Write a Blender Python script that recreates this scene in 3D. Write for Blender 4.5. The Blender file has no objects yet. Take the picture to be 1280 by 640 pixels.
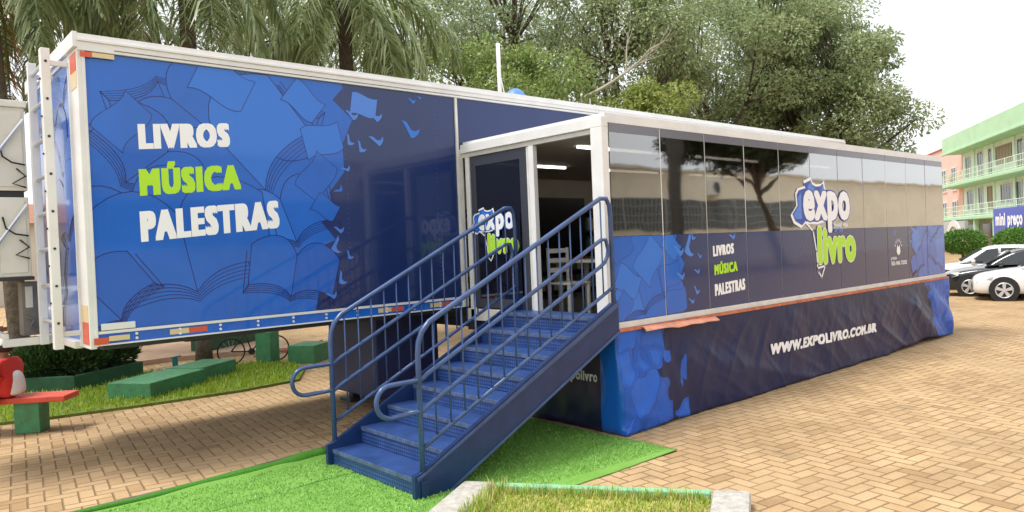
import bpy, math, random
from mathutils import Vector, Matrix, noise
R = math.radians
S = bpy.context.scene
COL = S.collection

# ------------------------------------------------------------------ camera, sky, sun, exposure
CAM_H = 2.2
FOCAL_PX, YAW, PITCH, ROLL = 931.75, 0.8456, -0.0135, -0.0414
fw0 = Vector((math.cos(YAW), math.sin(YAW), 0)); rt0 = Vector((math.sin(YAW), -math.cos(YAW), 0)); up0 = Vector((0, 0, 1))
fw = fw0 * math.cos(PITCH) + up0 * math.sin(PITCH)
up1 = up0 * math.cos(PITCH) - fw0 * math.sin(PITCH)
rt = rt0 * math.cos(ROLL) + up1 * math.sin(ROLL)
up = up1 * math.cos(ROLL) - rt0 * math.sin(ROLL)
cam_data = bpy.data.cameras.new('camera'); cam = bpy.data.objects.new('camera', cam_data); COL.objects.link(cam)
m = Matrix((rt, up, -fw)).transposed().to_4x4(); m.translation = (0, 0, CAM_H)
cam.matrix_world = m
cam_data.sensor_width = 36; cam_data.lens = FOCAL_PX / 1280 * 36
cam_data.clip_start = 0.05; cam_data.clip_end = 3000
S.camera = cam

SUN_EL, SUN_AZ = 66, 158     # degrees; azimuth counted from +X towards +Y (the veiled sun stands high at the left)
w = bpy.data.worlds.new('World'); S.world = w; w.use_nodes = True
nt = w.node_tree; nt.nodes.clear()
out = nt.nodes.new('ShaderNodeOutputWorld'); bg = nt.nodes.new('ShaderNodeBackground')
sky = nt.nodes.new('ShaderNodeTexSky'); sky.sky_type = 'NISHITA'; sky.sun_disc = False
sky.sun_elevation = R(SUN_EL); sky.sun_rotation = R(90 - SUN_AZ); sky.dust_density = 3; sky.air_density = 1.2
tc = nt.nodes.new('ShaderNodeTexCoord'); ns = nt.nodes.new('ShaderNodeTexNoise'); ns.inputs['Scale'].default_value = 2.2; ns.inputs['Detail'].default_value = 6
mp = nt.nodes.new('ShaderNodeMapping'); mp.inputs['Scale'].default_value = (1, 1, 2.5)
cr = nt.nodes.new('ShaderNodeValToRGB'); cr.color_ramp.elements[0].position = .3; cr.color_ramp.elements[1].position = .75
cr.color_ramp.elements[0].color = (8.6, 8.9, 9.4, 1); cr.color_ramp.elements[1].color = (11.5, 11.6, 11.8, 1)
mx = nt.nodes.new('ShaderNodeMixRGB'); mx.inputs[0].default_value = .9
nt.links.new(tc.outputs['Generated'], mp.inputs[0]); nt.links.new(mp.outputs[0], ns.inputs['Vector'])
nt.links.new(ns.outputs['Fac'], cr.inputs[0]); nt.links.new(sky.outputs[0], mx.inputs[1]); nt.links.new(cr.outputs[0], mx.inputs[2])
nt.links.new(mx.outputs[0], bg.inputs[0]); bg.inputs[1].default_value = .098
nt.links.new(bg.outputs[0], out.inputs[0])
sl = bpy.data.lights.new('sun', 'SUN'); sun = bpy.data.objects.new('sun', sl); COL.objects.link(sun)
sl.energy = 2.7; sl.angle = R(18); sl.color = (1, .975, .93)
sd = Vector((math.cos(R(SUN_EL)) * math.cos(R(SUN_AZ)), math.cos(R(SUN_EL)) * math.sin(R(SUN_AZ)), math.sin(R(SUN_EL))))
sun.rotation_euler = sd.to_track_quat('Z', 'Y').to_euler()
S.view_settings.view_transform = 'Standard'; S.view_settings.look = 'None'
S.view_settings.exposure = 0.55; S.view_settings.gamma = 1
S.cycles.max_bounces = 8; S.cycles.transparent_max_bounces = 16
S.cycles.use_denoising = True

# ------------------------------------------------------------------ materials
def mat(name, col, rough=.6, metal=0., var=0., vscale=4., bump=0., bscale=60., coat=0., spec=.5, emit=0., dirt=None, cior=1.5):
    M = bpy.data.materials.new(name); M.use_nodes = True; t = M.node_tree; b = t.nodes['Principled BSDF']
    b.inputs['Roughness'].default_value = rough; b.inputs['Metallic'].default_value = metal
    b.inputs['Coat Weight'].default_value = coat; b.inputs['Coat Roughness'].default_value = .05; b.inputs['Coat IOR'].default_value = cior; b.inputs['Specular IOR Level'].default_value = spec
    c4 = (*col, 1); b.inputs['Base Color'].default_value = c4
    if emit: b.inputs['Emission Color'].default_value = c4; b.inputs['Emission Strength'].default_value = emit
    g = t.nodes.new('ShaderNodeTexCoord')
    if var:
        n = t.nodes.new('ShaderNodeTexNoise'); n.inputs['Scale'].default_value = vscale; n.inputs['Detail'].default_value = 8; n.inputs['Roughness'].default_value = .65
        r = t.nodes.new('ShaderNodeValToRGB'); r.color_ramp.elements[0].position = .3; r.color_ramp.elements[1].position = .7
        lo = dirt if dirt else tuple(x * (1 - var) for x in col)
        r.color_ramp.elements[0].color = (*lo, 1); r.color_ramp.elements[1].color = (*[min(1, x * (1 + var * .5)) for x in col], 1)
        t.links.new(g.outputs['Object'], n.inputs['Vector']); t.links.new(n.outputs['Fac'], r.inputs[0]); t.links.new(r.outputs[0], b.inputs['Base Color'])
    if bump:
        n = t.nodes.new('ShaderNodeTexNoise'); n.inputs['Scale'].default_value = bscale; n.inputs['Detail'].default_value = 4
        k = t.nodes.new('ShaderNodeBump'); k.inputs['Strength'].default_value = bump; k.inputs['Distance'].default_value = .02
        t.links.new(g.outputs['Object'], n.inputs['Vector']); t.links.new(n.outputs['Fac'], k.inputs['Height']); t.links.new(k.outputs[0], b.inputs['Normal'])
    return M

def leaf_mat(name, cols, trans=.4, rough=.5):
    M = bpy.data.materials.new(name); M.use_nodes = True; t = M.node_tree; b = t.nodes['Principled BSDF']; o = t.nodes['Material Output']
    g = t.nodes.new('ShaderNodeNewGeometry'); r = t.nodes.new('ShaderNodeValToRGB'); r.color_ramp.elements.remove(r.color_ramp.elements[1])
    r.color_ramp.elements[0].position = 0; r.color_ramp.elements[0].color = (*cols[0], 1)
    for i, c in enumerate(cols[1:]):
        e = r.color_ramp.elements.new((i + 1) / (len(cols) - 1)); e.color = (*c, 1)
    t.links.new(g.outputs['Random Per Island'], r.inputs[0]); t.links.new(r.outputs[0], b.inputs['Base Color'])
    b.inputs['Roughness'].default_value = rough
    tr = t.nodes.new('ShaderNodeBsdfTranslucent'); mx = t.nodes.new('ShaderNodeMixShader'); mx.inputs[0].default_value = trans
    t.links.new(r.outputs[0], tr.inputs[0]); t.links.new(b.outputs[0], mx.inputs[1]); t.links.new(tr.outputs[0], mx.inputs[2]); t.links.new(mx.outputs[0], o.inputs[0])
    return M

def glass_mat(name, tint, refl, rough=.01, edge=.75, mirror=(.9, .9, .92)):
    """window film: part mirror, part tinted see-through; reflects more at a grazing angle"""
    M = bpy.data.materials.new(name); M.use_nodes = True; t = M.node_tree; t.nodes.remove(t.nodes['Principled BSDF']); o = t.nodes['Material Output']
    a = t.nodes.new('ShaderNodeBsdfTransparent'); a.inputs[0].default_value = (*tint, 1)
    g = t.nodes.new('ShaderNodeBsdfGlossy'); g.inputs['Roughness'].default_value = rough; g.inputs[0].default_value = (*mirror, 1)
    lw = t.nodes.new('ShaderNodeLayerWeight'); lw.inputs[0].default_value = .5
    mr = t.nodes.new('ShaderNodeMapRange'); mr.inputs['From Min'].default_value = 0; mr.inputs['From Max'].default_value = 1
    mr.inputs['To Min'].default_value = refl; mr.inputs['To Max'].default_value = edge
    mx = t.nodes.new('ShaderNodeMixShader')
    wn_ = t.nodes.new('ShaderNodeTexNoise'); wn_.inputs['Scale'].default_value = 1.6; wn_.inputs['Detail'].default_value = 1; wt = t.nodes.new('ShaderNodeTexCoord'); wb_ = t.nodes.new('ShaderNodeBump'); wb_.inputs['Distance'].default_value = .004; wb_.inputs['Strength'].default_value = .6
    t.links.new(wt.outputs['Object'], wn_.inputs['Vector']); t.links.new(wn_.outputs['Fac'], wb_.inputs['Height']); t.links.new(wb_.outputs[0], g.inputs['Normal'])
    t.links.new(lw.outputs['Facing'], mr.inputs[0]); t.links.new(mr.outputs[0], mx.inputs[0])
    t.links.new(a.outputs[0], mx.inputs[1]); t.links.new(g.outputs[0], mx.inputs[2]); t.links.new(mx.outputs[0], o.inputs[0])
    return M

class NB:
    """tiny helper for chains of math nodes"""
    def __init__(s, t): s.t = t
    def n(s, op, a, b=None, c=None):
        k = s.t.nodes.new('ShaderNodeMath'); k.operation = op
        for i, x in enumerate((a, b, c)):
            if x is None: continue
            if isinstance(x, (int, float)): k.inputs[i].default_value = x
            else: s.t.links.new(x, k.inputs[i])
        return k.outputs[0]

def paver_mat(name, unit, rot, cols, joint_col):
    """herringbone of 2:1 blocks laid on the object's own x-y plane"""
    M = bpy.data.materials.new(name); M.use_nodes = True; t = M.node_tree; b = t.nodes['Principled BSDF']; N = NB(t)
    tc = t.nodes.new('ShaderNodeTexCoord'); mp = t.nodes.new('ShaderNodeMapping'); mp.inputs['Rotation'].default_value = (0, 0, rot); mp.inputs['Scale'].default_value = (1 / unit, 1 / unit, 1)
    wob = t.nodes.new('ShaderNodeTexNoise'); wob.inputs['Scale'].default_value = 1.1; wob.inputs['Detail'].default_value = 2
    wm = t.nodes.new('ShaderNodeVectorMath'); wm.operation = 'MULTIPLY_ADD'; wm.inputs[1].default_value = (.025, .025, 0)
    t.links.new(tc.outputs['Object'], wob.inputs['Vector']); t.links.new(wob.outputs['Color'], wm.inputs[0]); t.links.new(tc.outputs['Object'], wm.inputs[2])
    t.links.new(wm.outputs[0], mp.inputs[0])
    sx = t.nodes.new('ShaderNodeSeparateXYZ'); t.links.new(mp.outputs[0], sx.inputs[0])
    X, Y = sx.outputs[0], sx.outputs[1]
    i, j = N.n('FLOOR', X), N.n('FLOOR', Y)
    fx, fy = N.n('SUBTRACT', X, i), N.n('SUBTRACT', Y, j)
    k = N.n('FLOORED_MODULO', N.n('SUBTRACT', i, j), 4.0)
    is_ = [N.n('COMPARE', k, float(q), .1) for q in range(4)]
    big = 9.0
    dl = N.n('ADD', fx, N.n('MULTIPLY', is_[1], big))
    dr = N.n('ADD', N.n('SUBTRACT', 1.0, fx), N.n('MULTIPLY', is_[0], big))
    dt = N.n('ADD', N.n('SUBTRACT', 1.0, fy), N.n('MULTIPLY', is_[3], big))
    db = N.n('ADD', fy, N.n('MULTIPLY', is_[2], big))
    d = N.n('MINIMUM', N.n('MINIMUM', dl, dr), N.n('MINIMUM', dt, db))
    ci, cj = N.n('SUBTRACT', i, is_[1]), N.n('SUBTRACT', j, is_[2])
    cv = t.nodes.new('ShaderNodeCombineXYZ'); t.links.new(ci, cv.inputs[0]); t.links.new(cj, cv.inputs[1])
    wn = t.nodes.new('ShaderNodeTexWhiteNoise'); wn.noise_dimensions = '3D'; t.links.new(cv.outputs[0], wn.inputs['Vector'])
    r = t.nodes.new('ShaderNodeValToRGB'); r.color_ramp.elements.remove(r.color_ramp.elements[1]); r.color_ramp.elements[0].color = (*cols[0], 1)
    for q, c in enumerate(cols[1:]):
        e = r.color_ramp.elements.new((q + 1) / (len(cols) - 1)); e.color = (*c, 1)
    t.links.new(wn.outputs['Value'], r.inputs[0])
    # blotches of dust and wear
    big_n = t.nodes.new('ShaderNodeTexNoise'); big_n.inputs['Scale'].default_value = .55; big_n.inputs['Detail'].default_value = 9; big_n.inputs['Roughness'].default_value = .7
    t.links.new(tc.outputs['Object'], big_n.inputs['Vector'])
    r2 = t.nodes.new('ShaderNodeValToRGB'); r2.color_ramp.elements[0].position = .32; r2.color_ramp.elements[1].position = .68
    r2.color_ramp.elements[0].color = (.68, .64, .6, 1); r2.color_ramp.elements[1].color = (1.12, 1.1, 1.06, 1); t.links.new(big_n.outputs['Fac'], r2.inputs[0])
    fine = t.nodes.new('ShaderNodeTexNoise'); fine.inputs['Scale'].default_value = 45; fine.inputs['Detail'].default_value = 5; t.links.new(tc.outputs['Object'], fine.inputs['Vector'])
    r3 = t.nodes.new('ShaderNodeValToRGB'); r3.color_ramp.elements[0].color = (.78, .78, .78, 1); r3.color_ramp.elements[1].color = (1.15, 1.15, 1.15, 1); t.links.new(fine.outputs['Fac'], r3.inputs[0])
    m1 = t.nodes.new('ShaderNodeMixRGB'); m1.blend_type = 'MULTIPLY'; m1.inputs[0].default_value = 1; t.links.new(r.outputs[0], m1.inputs[1]); t.links.new(r2.outputs[0], m1.inputs[2])
    m2 = t.nodes.new('ShaderNodeMixRGB'); m2.blend_type = 'MULTIPLY'; m2.inputs[0].default_value = 1; t.links.new(m1.outputs[0], m2.inputs[1]); t.links.new(r3.outputs[0], m2.inputs[2])
    js = t.nodes.new('ShaderNodeMapRange'); js.interpolation_type = 'SMOOTHSTEP'; js.inputs['From Min'].default_value = .03; js.inputs['From Max'].default_value = .085
    t.links.new(d, js.inputs[0])
    m3 = t.nodes.new('ShaderNodeMixRGB'); m3.inputs[1].default_value = (*joint_col, 1); t.links.new(js.outputs[0], m3.inputs[0]); t.links.new(m2.outputs[0], m3.inputs[2])
    sn = t.nodes.new('ShaderNodeTexNoise'); sn.inputs['Scale'].default_value = .42; sn.inputs['Detail'].default_value = 8; sn.inputs['Roughness'].default_value = .72; sn.inputs['Distortion'].default_value = .6
    t.links.new(tc.outputs['Object'], sn.inputs['Vector'])
    sr_ = t.nodes.new('ShaderNodeMapRange'); sr_.inputs['From Min'].default_value = .5; sr_.inputs['From Max'].default_value = .66; sr_.inputs['To Max'].default_value = .62; t.links.new(sn.outputs['Fac'], sr_.inputs[0])
    m4 = t.nodes.new('ShaderNodeMixRGB'); m4.inputs[2].default_value = (.47, .325, .18, 1); t.links.new(sr_.outputs[0], m4.inputs[0]); t.links.new(m3.outputs[0], m4.inputs[1])
    st_n = t.nodes.new('ShaderNodeTexNoise'); st_n.inputs['Scale'].default_value = 1.7; st_n.inputs['Detail'].default_value = 3; t.links.new(tc.outputs['Object'], st_n.inputs['Vector'])
    st_r = t.nodes.new('ShaderNodeMapRange'); st_r.inputs['From Min'].default_value = .66; st_r.inputs['From Max'].default_value = .74; st_r.inputs['To Max'].default_value = .35; t.links.new(st_n.outputs['Fac'], st_r.inputs[0])
    m5 = t.nodes.new('ShaderNodeMixRGB'); m5.inputs[2].default_value = (.17, .12, .075, 1); t.links.new(st_r.outputs[0], m5.inputs[0]); t.links.new(m4.outputs[0], m5.inputs[1])
    t.links.new(m5.outputs[0], b.inputs['Base Color'])
    bp = t.nodes.new('ShaderNodeBump'); bp.inputs['Distance'].default_value = .012; bp.inputs['Strength'].default_value = .8
    h = N.n('ADD', js.outputs[0], N.n('MULTIPLY', fine.outputs['Fac'], .35)); h = N.n('ADD', h, N.n('MULTIPLY', wn.outputs['Value'], .25))
    t.links.new(h, bp.inputs['Height']); t.links.new(bp.outputs[0], b.inputs['Normal'])
    b.inputs['Roughness'].default_value = .85; b.inputs['Specular IOR Level'].default_value = .25
    return M

def tread_mat(name, col):
    """raised-lozenge steel plate: grid of small bumps"""
    M = mat(name, col, rough=.42); t = M.node_tree; b = t.nodes['Principled BSDF']; N = NB(t)
    tc = t.nodes.new('ShaderNodeTexCoord'); sx = t.nodes.new('ShaderNodeSeparateXYZ'); t.links.new(tc.outputs['Object'], sx.inputs[0])
    q = N.n('ADD', sx.outputs[0], sx.outputs[2])
    a = N.n('SINE', N.n('MULTIPLY', q, 2 * math.pi / .075)); c = N.n('SINE', N.n('MULTIPLY', sx.outputs[1], 2 * math.pi / .075))
    h = N.n('MULTIPLY', a, c); hh = N.n('GREATER_THAN', N.n('ABSOLUTE', h), .45)
    bp = t.nodes.new('ShaderNodeBump'); bp.inputs['Distance'].default_value = .006; bp.inputs['Strength'].default_value = .9
    t.links.new(hh, bp.inputs['Height']); t.links.new(bp.outputs[0], b.inputs['Normal'])
    mx = t.nodes.new('ShaderNodeMixRGB'); mx.inputs[1].default_value = (*[x * .45 for x in col], 1); mx.inputs[2].default_value = (*[min(1, x * 2.2 + .03) for x in col], 1)
    n = t.nodes.new('ShaderNodeTexNoise'); n.inputs['Scale'].default_value = 5; n.inputs['Detail'].default_value = 7; t.links.new(tc.outputs['Object'], n.inputs['Vector'])
    t.links.new(N.n('MULTIPLY', N.n('ADD', hh, .4), n.outputs['Fac']), mx.inputs[0]); t.links.new(mx.outputs[0], b.inputs['Base Color'])
    return M

def turf_mat(name, c1, c2, c3):
    M = mat(name, c1, rough=.75, spec=.15); t = M.node_tree; b = t.nodes['Principled BSDF']
    tc = t.nodes.new('ShaderNodeTexCoord')
    n = t.nodes.new('ShaderNodeTexNoise'); n.inputs['Scale'].default_value = 95; n.inputs['Detail'].default_value = 4
    n2 = t.nodes.new('ShaderNodeTexNoise'); n2.inputs['Scale'].default_value = 2.2; n2.inputs['Detail'].default_value = 8; n2.inputs['Roughness'].default_value = .7
    mp = t.nodes.new('ShaderNodeMapping'); mp.inputs['Scale'].default_value = (.5, 1.8, 1); t.links.new(tc.outputs['Object'], mp.inputs[0])
    t.links.new(tc.outputs['Object'], n.inputs['Vector']); t.links.new(mp.outputs[0], n2.inputs['Vector'])
    r = t.nodes.new('ShaderNodeValToRGB'); r.color_ramp.elements[0].position = .3; r.color_ramp.elements[1].position = .7; r.color_ramp.elements[0].color = (*c1, 1); r.color_ramp.elements[1].color = (*c2, 1)
    t.links.new(n2.outputs['Fac'], r.inputs[0])
    mx = t.nodes.new('ShaderNodeMixRGB'); mx.inputs[2].default_value = (*c3, 1); k = t.nodes.new('ShaderNodeMapRange'); k.inputs['From Min'].default_value = .45; k.inputs['From Max'].default_value = .7; k.inputs['To Max'].default_value = .6
    t.links.new(n.outputs['Fac'], k.inputs[0]); t.links.new(k.outputs[0], mx.inputs[0]); t.links.new(r.outputs[0], mx.inputs[1]); t.links.new(mx.outputs[0], b.inputs['Base Color'])
    bp = t.nodes.new('ShaderNodeBump'); bp.inputs['Distance'].default_value = .02; bp.inputs['Strength'].default_value = .7; t.links.new(n.outputs['Fac'], bp.inputs['Height']); t.links.new(bp.outputs[0], b.inputs['Normal'])
    return M

def skirt_mat(name, x_edge, x_right):
    """printed vinyl: blue book print at both ends with a ragged edge, navy between"""
    M = mat(name, (.02, .03, .13), rough=.38, coat=.08, spec=.3); t = M.node_tree; b = t.nodes['Principled BSDF']; N = NB(t)
    tc = t.nodes.new('ShaderNodeTexCoord'); sx = t.nodes.new('ShaderNodeSeparateXYZ'); t.links.new(tc.outputs['Object'], sx.inputs[0])
    dn = t.nodes.new('ShaderNodeTexNoise'); dn.inputs['Scale'].default_value = 2.5; dn.inputs['Detail'].default_value = 1
    dm_ = t.nodes.new('ShaderNodeVectorMath'); dm_.operation = 'MULTIPLY_ADD'; dm_.inputs[1].default_value = (.5, .5, .5)
    t.links.new(tc.outputs['Object'], dn.inputs['Vector']); t.links.new(dn.outputs['Color'], dm_.inputs[0]); t.links.new(tc.outputs['Object'], dm_.inputs[2])
    v = t.nodes.new('ShaderNodeTexVoronoi'); v.inputs['Scale'].default_value = 2.6; t.links.new(dm_.outputs[0], v.inputs['Vector'])
    sv = t.nodes.new('ShaderNodeSeparateColor'); t.links.new(v.outputs['Color'], sv.inputs[0])
    xe = N.n('ADD', sx.outputs[0], N.n('MULTIPLY', sv.outputs[0], .75))
    left = N.n('LESS_THAN', xe, x_edge); right = N.n('GREATER_THAN', N.n('ADD', N.n('MULTIPLY', sv.outputs[1], .5), N.n('ADD', sx.outputs[0], N.n('MULTIPLY', sx.outputs[2], .5))), x_right)
    on = N.n('MAXIMUM', left, right)
    ve = t.nodes.new('ShaderNodeTexVoronoi'); ve.feature = 'DISTANCE_TO_EDGE'; ve.inputs['Scale'].default_value = 2.6; t.links.new(dm_.outputs[0], ve.inputs['Vector'])
    dd_ = ve.outputs['Distance']; line = N.n('LESS_THAN', dd_, .014)
    for q in (.045, .075, .105): line = N.n('MAXIMUM', line, N.n('MULTIPLY', N.n('LESS_THAN', N.n('ABSOLUTE', N.n('SUBTRACT', dd_, q)), .006), N.n('GREATER_THAN', sv.outputs[1], .4)))
    r = t.nodes.new('ShaderNodeValToRGB'); r.color_ramp.elements[0].color = (.008, .085, .44, 1); r.color_ramp.elements[1].color = (.016, .125, .58, 1); t.links.new(sv.outputs[2], r.inputs[0])
    m1 = t.nodes.new('ShaderNodeMixRGB'); m1.inputs[2].default_value = (.01, .05, .3, 1); t.links.new(line, m1.inputs[0]); t.links.new(r.outputs[0], m1.inputs[1])
    m2 = t.nodes.new('ShaderNodeMixRGB'); m2.inputs[1].default_value = (.007, .014, .068, 1); t.links.new(on, m2.inputs[0]); t.links.new(m1.outputs[0], m2.inputs[2])
    t.links.new(m2.outputs[0], b.inputs['Base Color'])
    n = t.nodes.new('ShaderNodeTexNoise'); n.inputs['Scale'].default_value = 3; n.inputs['Detail'].default_value = 6; n.inputs['Distortion'].default_value = 1.2
    mp = t.nodes.new('ShaderNodeMapping'); mp.inputs['Rotation'].default_value = (0, R(35), 0); mp.inputs['Scale'].default_value = (1, 1, .45)
    t.links.new(tc.outputs['Object'], mp.inputs[0]); t.links.new(mp.outputs[0], n.inputs['Vector'])
    bp = t.nodes.new('ShaderNodeBump'); bp.inputs['Distance'].default_value = .03; bp.inputs['Strength'].default_value = .35; t.links.new(n.outputs['Fac'], bp.inputs['Height']); t.links.new(bp.outputs[0], b.inputs['Normal'])
    return M

NAVY = mat('navy_print', (.010, .028, .125), .22, coat=.6, var=.12, vscale=.8, spec=.3)
BLUE = mat('blue_print', (.011, .125, .56), .2, coat=.5, var=.14, vscale=1.2, spec=.3)
BLUE_LIGHT = mat('light_blue_print', (.020, .16, .63), .2, coat=.5, spec=.3)
BLUE_MID = mat('mid_blue_print', (.009, .105, .50), .2, coat=.5, spec=.3)
BLUE_DEEP = mat('deep_blue_print', (.006, .05, .32), .2, coat=.5, spec=.3)
BLUE_LINE = mat('blue_line_print', (.003, .020, .17), .2, coat=.5, spec=.3)
SKYBLUE = mat('bird_blue_print', (.06, .20, .66), .2, coat=.5, spec=.3)
WHITE = mat('white_print', (.85, .86, .88), .35)
LIME = mat('lime_print', (.42, .75, .02), .35)
WHITE_PAINT = mat('white_paint', (.74, .74, .73), .4, var=.10, vscale=3, bump=.05, bscale=20)
WHITE_OLD = mat('weathered_white_paint', (.66, .65, .61), .55, var=.16, vscale=5)
CREAM = mat('cream_panel', (.72, .70, .63), .5, var=.12, vscale=3)
ALU = mat('aluminium', (.62, .63, .64), .35, metal=.7)
STEEL = mat('dark_steel', (.03, .03, .033), .55, var=.3)
RUBBER = mat('rubber', (.018, .018, .018), .8)
RED_TAPE = mat('red_reflective_tape', (.62, .09, .04), .35)
BEIGE_TAPE = mat('beige_reflective_tape', (.66, .52, .28), .35)
BLUE_STEEL = mat('blue_painted_steel', (.008, .030, .115), .36, var=.3, vscale=6, bump=.06, bscale=30)
BLUE_RAIL = mat('blue_railing_paint', (.045, .085, .21), .26, var=.3, vscale=5)
WORN = mat('worn_step_edge', (.085, .125, .24), .4, var=.6, vscale=9)
TREAD = tread_mat('blue_checker_plate', (.009, .040, .155))
RUST = mat('orange_sill', (.58, .17, .08), .7, var=.5, vscale=7)
BELLY = mat('navy_tarp', (.02, .028, .11), .45, var=.3, bump=.25, bscale=6)
SKIRT = skirt_mat('printed_vinyl', 1.30, 10.0)
SKIRT_END = mat('dark_vinyl', (.010, .014, .06), .35, bump=.3, bscale=4, coat=.2)
GLASS = glass_mat('mirror_film_glass', (.30, .295, .29), .0, edge=.95, mirror=(.86, .86, .85), rough=.03)
DOOR_GLASS = glass_mat('dark_door_glass', (.05, .05, .055), .05, edge=.5)
INTERIOR = mat('beige_interior', (.60, .54, .44), .7, var=.08)
INT_FLOOR = mat('grey_vinyl_floor', (.15, .14, .13), .5, var=.2)
SCREEN = mat('black_screen', (.008, .008, .01), .25)
DARK_WOOD = mat('dark_shelf', (.035, .03, .028), .55, var=.3)
PLASTIC = mat('white_plastic', (.75, .73, .68), .4)
CONC = mat('rough_concrete', (.46, .43, .38), .9, var=.35, vscale=14, bump=.7, bscale=45)
GREEN_PAINT = mat('green_paint', (.05, .26, .10), .65, var=.3, vscale=7, bump=.35, bscale=25, dirt=(.055, .15, .07))
GREEN_DARK = mat('dark_green_paint', (.018, .085, .035), .65, var=.35, vscale=5, bump=.2, bscale=25)
GREEN_PALE = mat('pale_green_paint', (.22, .50, .30), .7, var=.25, vscale=6, bump=.2)
RED_BENCH = mat('red_paint', (.62, .075, .04), .55, var=.2, vscale=6, bump=.12)
BARK = mat('bark', (.10, .075, .052), .9, var=.5, vscale=9, bump=.9, bscale=26)
BARK_PALE = mat('pale_dead_bark', (.36, .33, .25), .9, var=.3, bump=.4)
PALM_BARK = mat('palm_bark', (.13, .10, .07), .9, var=.5, vscale=12, bump=.9, bscale=20)
SOIL = mat('soil', (.17, .11, .06), .95, var=.4, vscale=6, bump=.6)
LAWN = mat('lawn_soil', (.16, .22, .035), .95, var=.4, vscale=9, bump=.7, bscale=60)

# ------------------------------------------------------------------ mesh builder
def wloc(o):
    v = Vector((0, 0, 0))
    while o is not None: v = v + o.location; o = o.parent
    return v

class MB:
    def __init__(s): s.v = []; s.f = []; s.m = []
    def add(s, vs, fs, mi=0):
        b = len(s.v); s.v += [tuple(x) for x in vs]; s.f += [tuple(b + i for i in q) for q in fs]; s.m += [mi] * len(fs)
    def box(s, a, b, mi=0):
        x0, y0, z0 = a; x1, y1, z1 = b
        s.add([(x0, y0, z0), (x1, y0, z0), (x1, y1, z0), (x0, y1, z0), (x0, y0, z1), (x1, y0, z1), (x1, y1, z1), (x0, y1, z1)],
              [(0, 3, 2, 1), (4, 5, 6, 7), (0, 1, 5, 4), (1, 2, 6, 5), (2, 3, 7, 6), (3, 0, 4, 7)], mi)
    def obox(s, o, u, v, wv, mi=0):
        o, u, v, wv = map(Vector, (o, u, v, wv))
        P = [o, o + u, o + u + v, o + v]; P += [p + wv for p in P]
        s.add(P, [(0, 3, 2, 1), (4, 5, 6, 7), (0, 1, 5, 4), (1, 2, 6, 5), (2, 3, 7, 6), (3, 0, 4, 7)], mi)
    def prism(s, pts, ext, mi=0):
        pts = [Vector(p) for p in pts]; ext = Vector(ext); n = len(pts)
        s.add(pts + [p + ext for p in pts], [tuple(range(n))[::-1], tuple(range(n, 2 * n))] + [(i, (i + 1) % n, n + (i + 1) % n, n + i) for i in range(n)], mi)
    def poly(s, pts, mi=0): s.add(pts, [tuple(range(len(pts)))], mi)
    def tube(s, pts, r, n=8, mi=0, caps=True):
        pts = [Vector(p) for p in pts]; k = len(pts); rs = r if isinstance(r, (list, tuple)) else [r] * k
        t = [(pts[min(i + 1, k - 1)] - pts[max(i - 1, 0)]).normalized() for i in range(k)]
        ref = Vector((0, 0, 1)) if abs(t[0].z) < .9 else Vector((1, 0, 0))
        a = t[0].cross(ref).normalized(); V = []
        for i in range(k):
            a = (a - t[i] * a.dot(t[i])).normalized(); b = t[i].cross(a)
            for q in range(n):
                g = 2 * math.pi * q / n; V.append(pts[i] + (a * math.cos(g) + b * math.sin(g)) * rs[i])
        F = [(i * n + q, i * n + (q + 1) % n, (i + 1) * n + (q + 1) % n, (i + 1) * n + q) for i in range(k - 1) for q in range(n)]
        if caps: F += [tuple(range(n))[::-1], tuple(range((k - 1) * n, k * n))]
        s.add(V, F, mi)
    def cyl(s, a, b, r, n=16, mi=0): s.tube([a, b], r, n, mi)
    def build(s, name, mats, parent=None, smooth=False, bevel=0., loc=None):
        me = bpy.data.meshes.new(name); o = bpy.data.objects.new(name, me); COL.objects.link(o)
        off = wloc(parent) if parent else Vector(loc or (0, 0, 0))
        me.from_pydata([(x - off.x, y - off.y, z - off.z) for x, y, z in s.v], [], s.f)
        for q in (mats if isinstance(mats, (list, tuple)) else [mats]): me.materials.append(q)
        me.polygons.foreach_set('material_index', s.m)
        if smooth: me.polygons.foreach_set('use_smooth', [True] * len(s.f))
        me.update()
        if parent: o.parent = parent
        else: o.location = off
        if bevel:
            bv = o.modifiers.new('bevel', 'BEVEL'); bv.width = bevel; bv.segments = 2; bv.limit_method = 'ANGLE'; bv.angle_limit = R(40)
        return o

def tag(o, label=None, cat=None, group=None, kind=None):
    if label: o['label'] = label
    if cat: o['category'] = cat
    if group: o['group'] = group
    if kind: o['kind'] = kind
    return o
def empty(name, loc, label, cat, group=None):
    o = bpy.data.objects.new(name, None); COL.objects.link(o); o.location = loc; o.empty_display_size = .2
    return tag(o, label, cat, group)
def copy_tree(o, parent=None):
    c = o.copy(); COL.objects.link(c)
    if parent: c.parent = parent
    for ch in list(o.children): copy_tree(ch, c)
    return c

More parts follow.
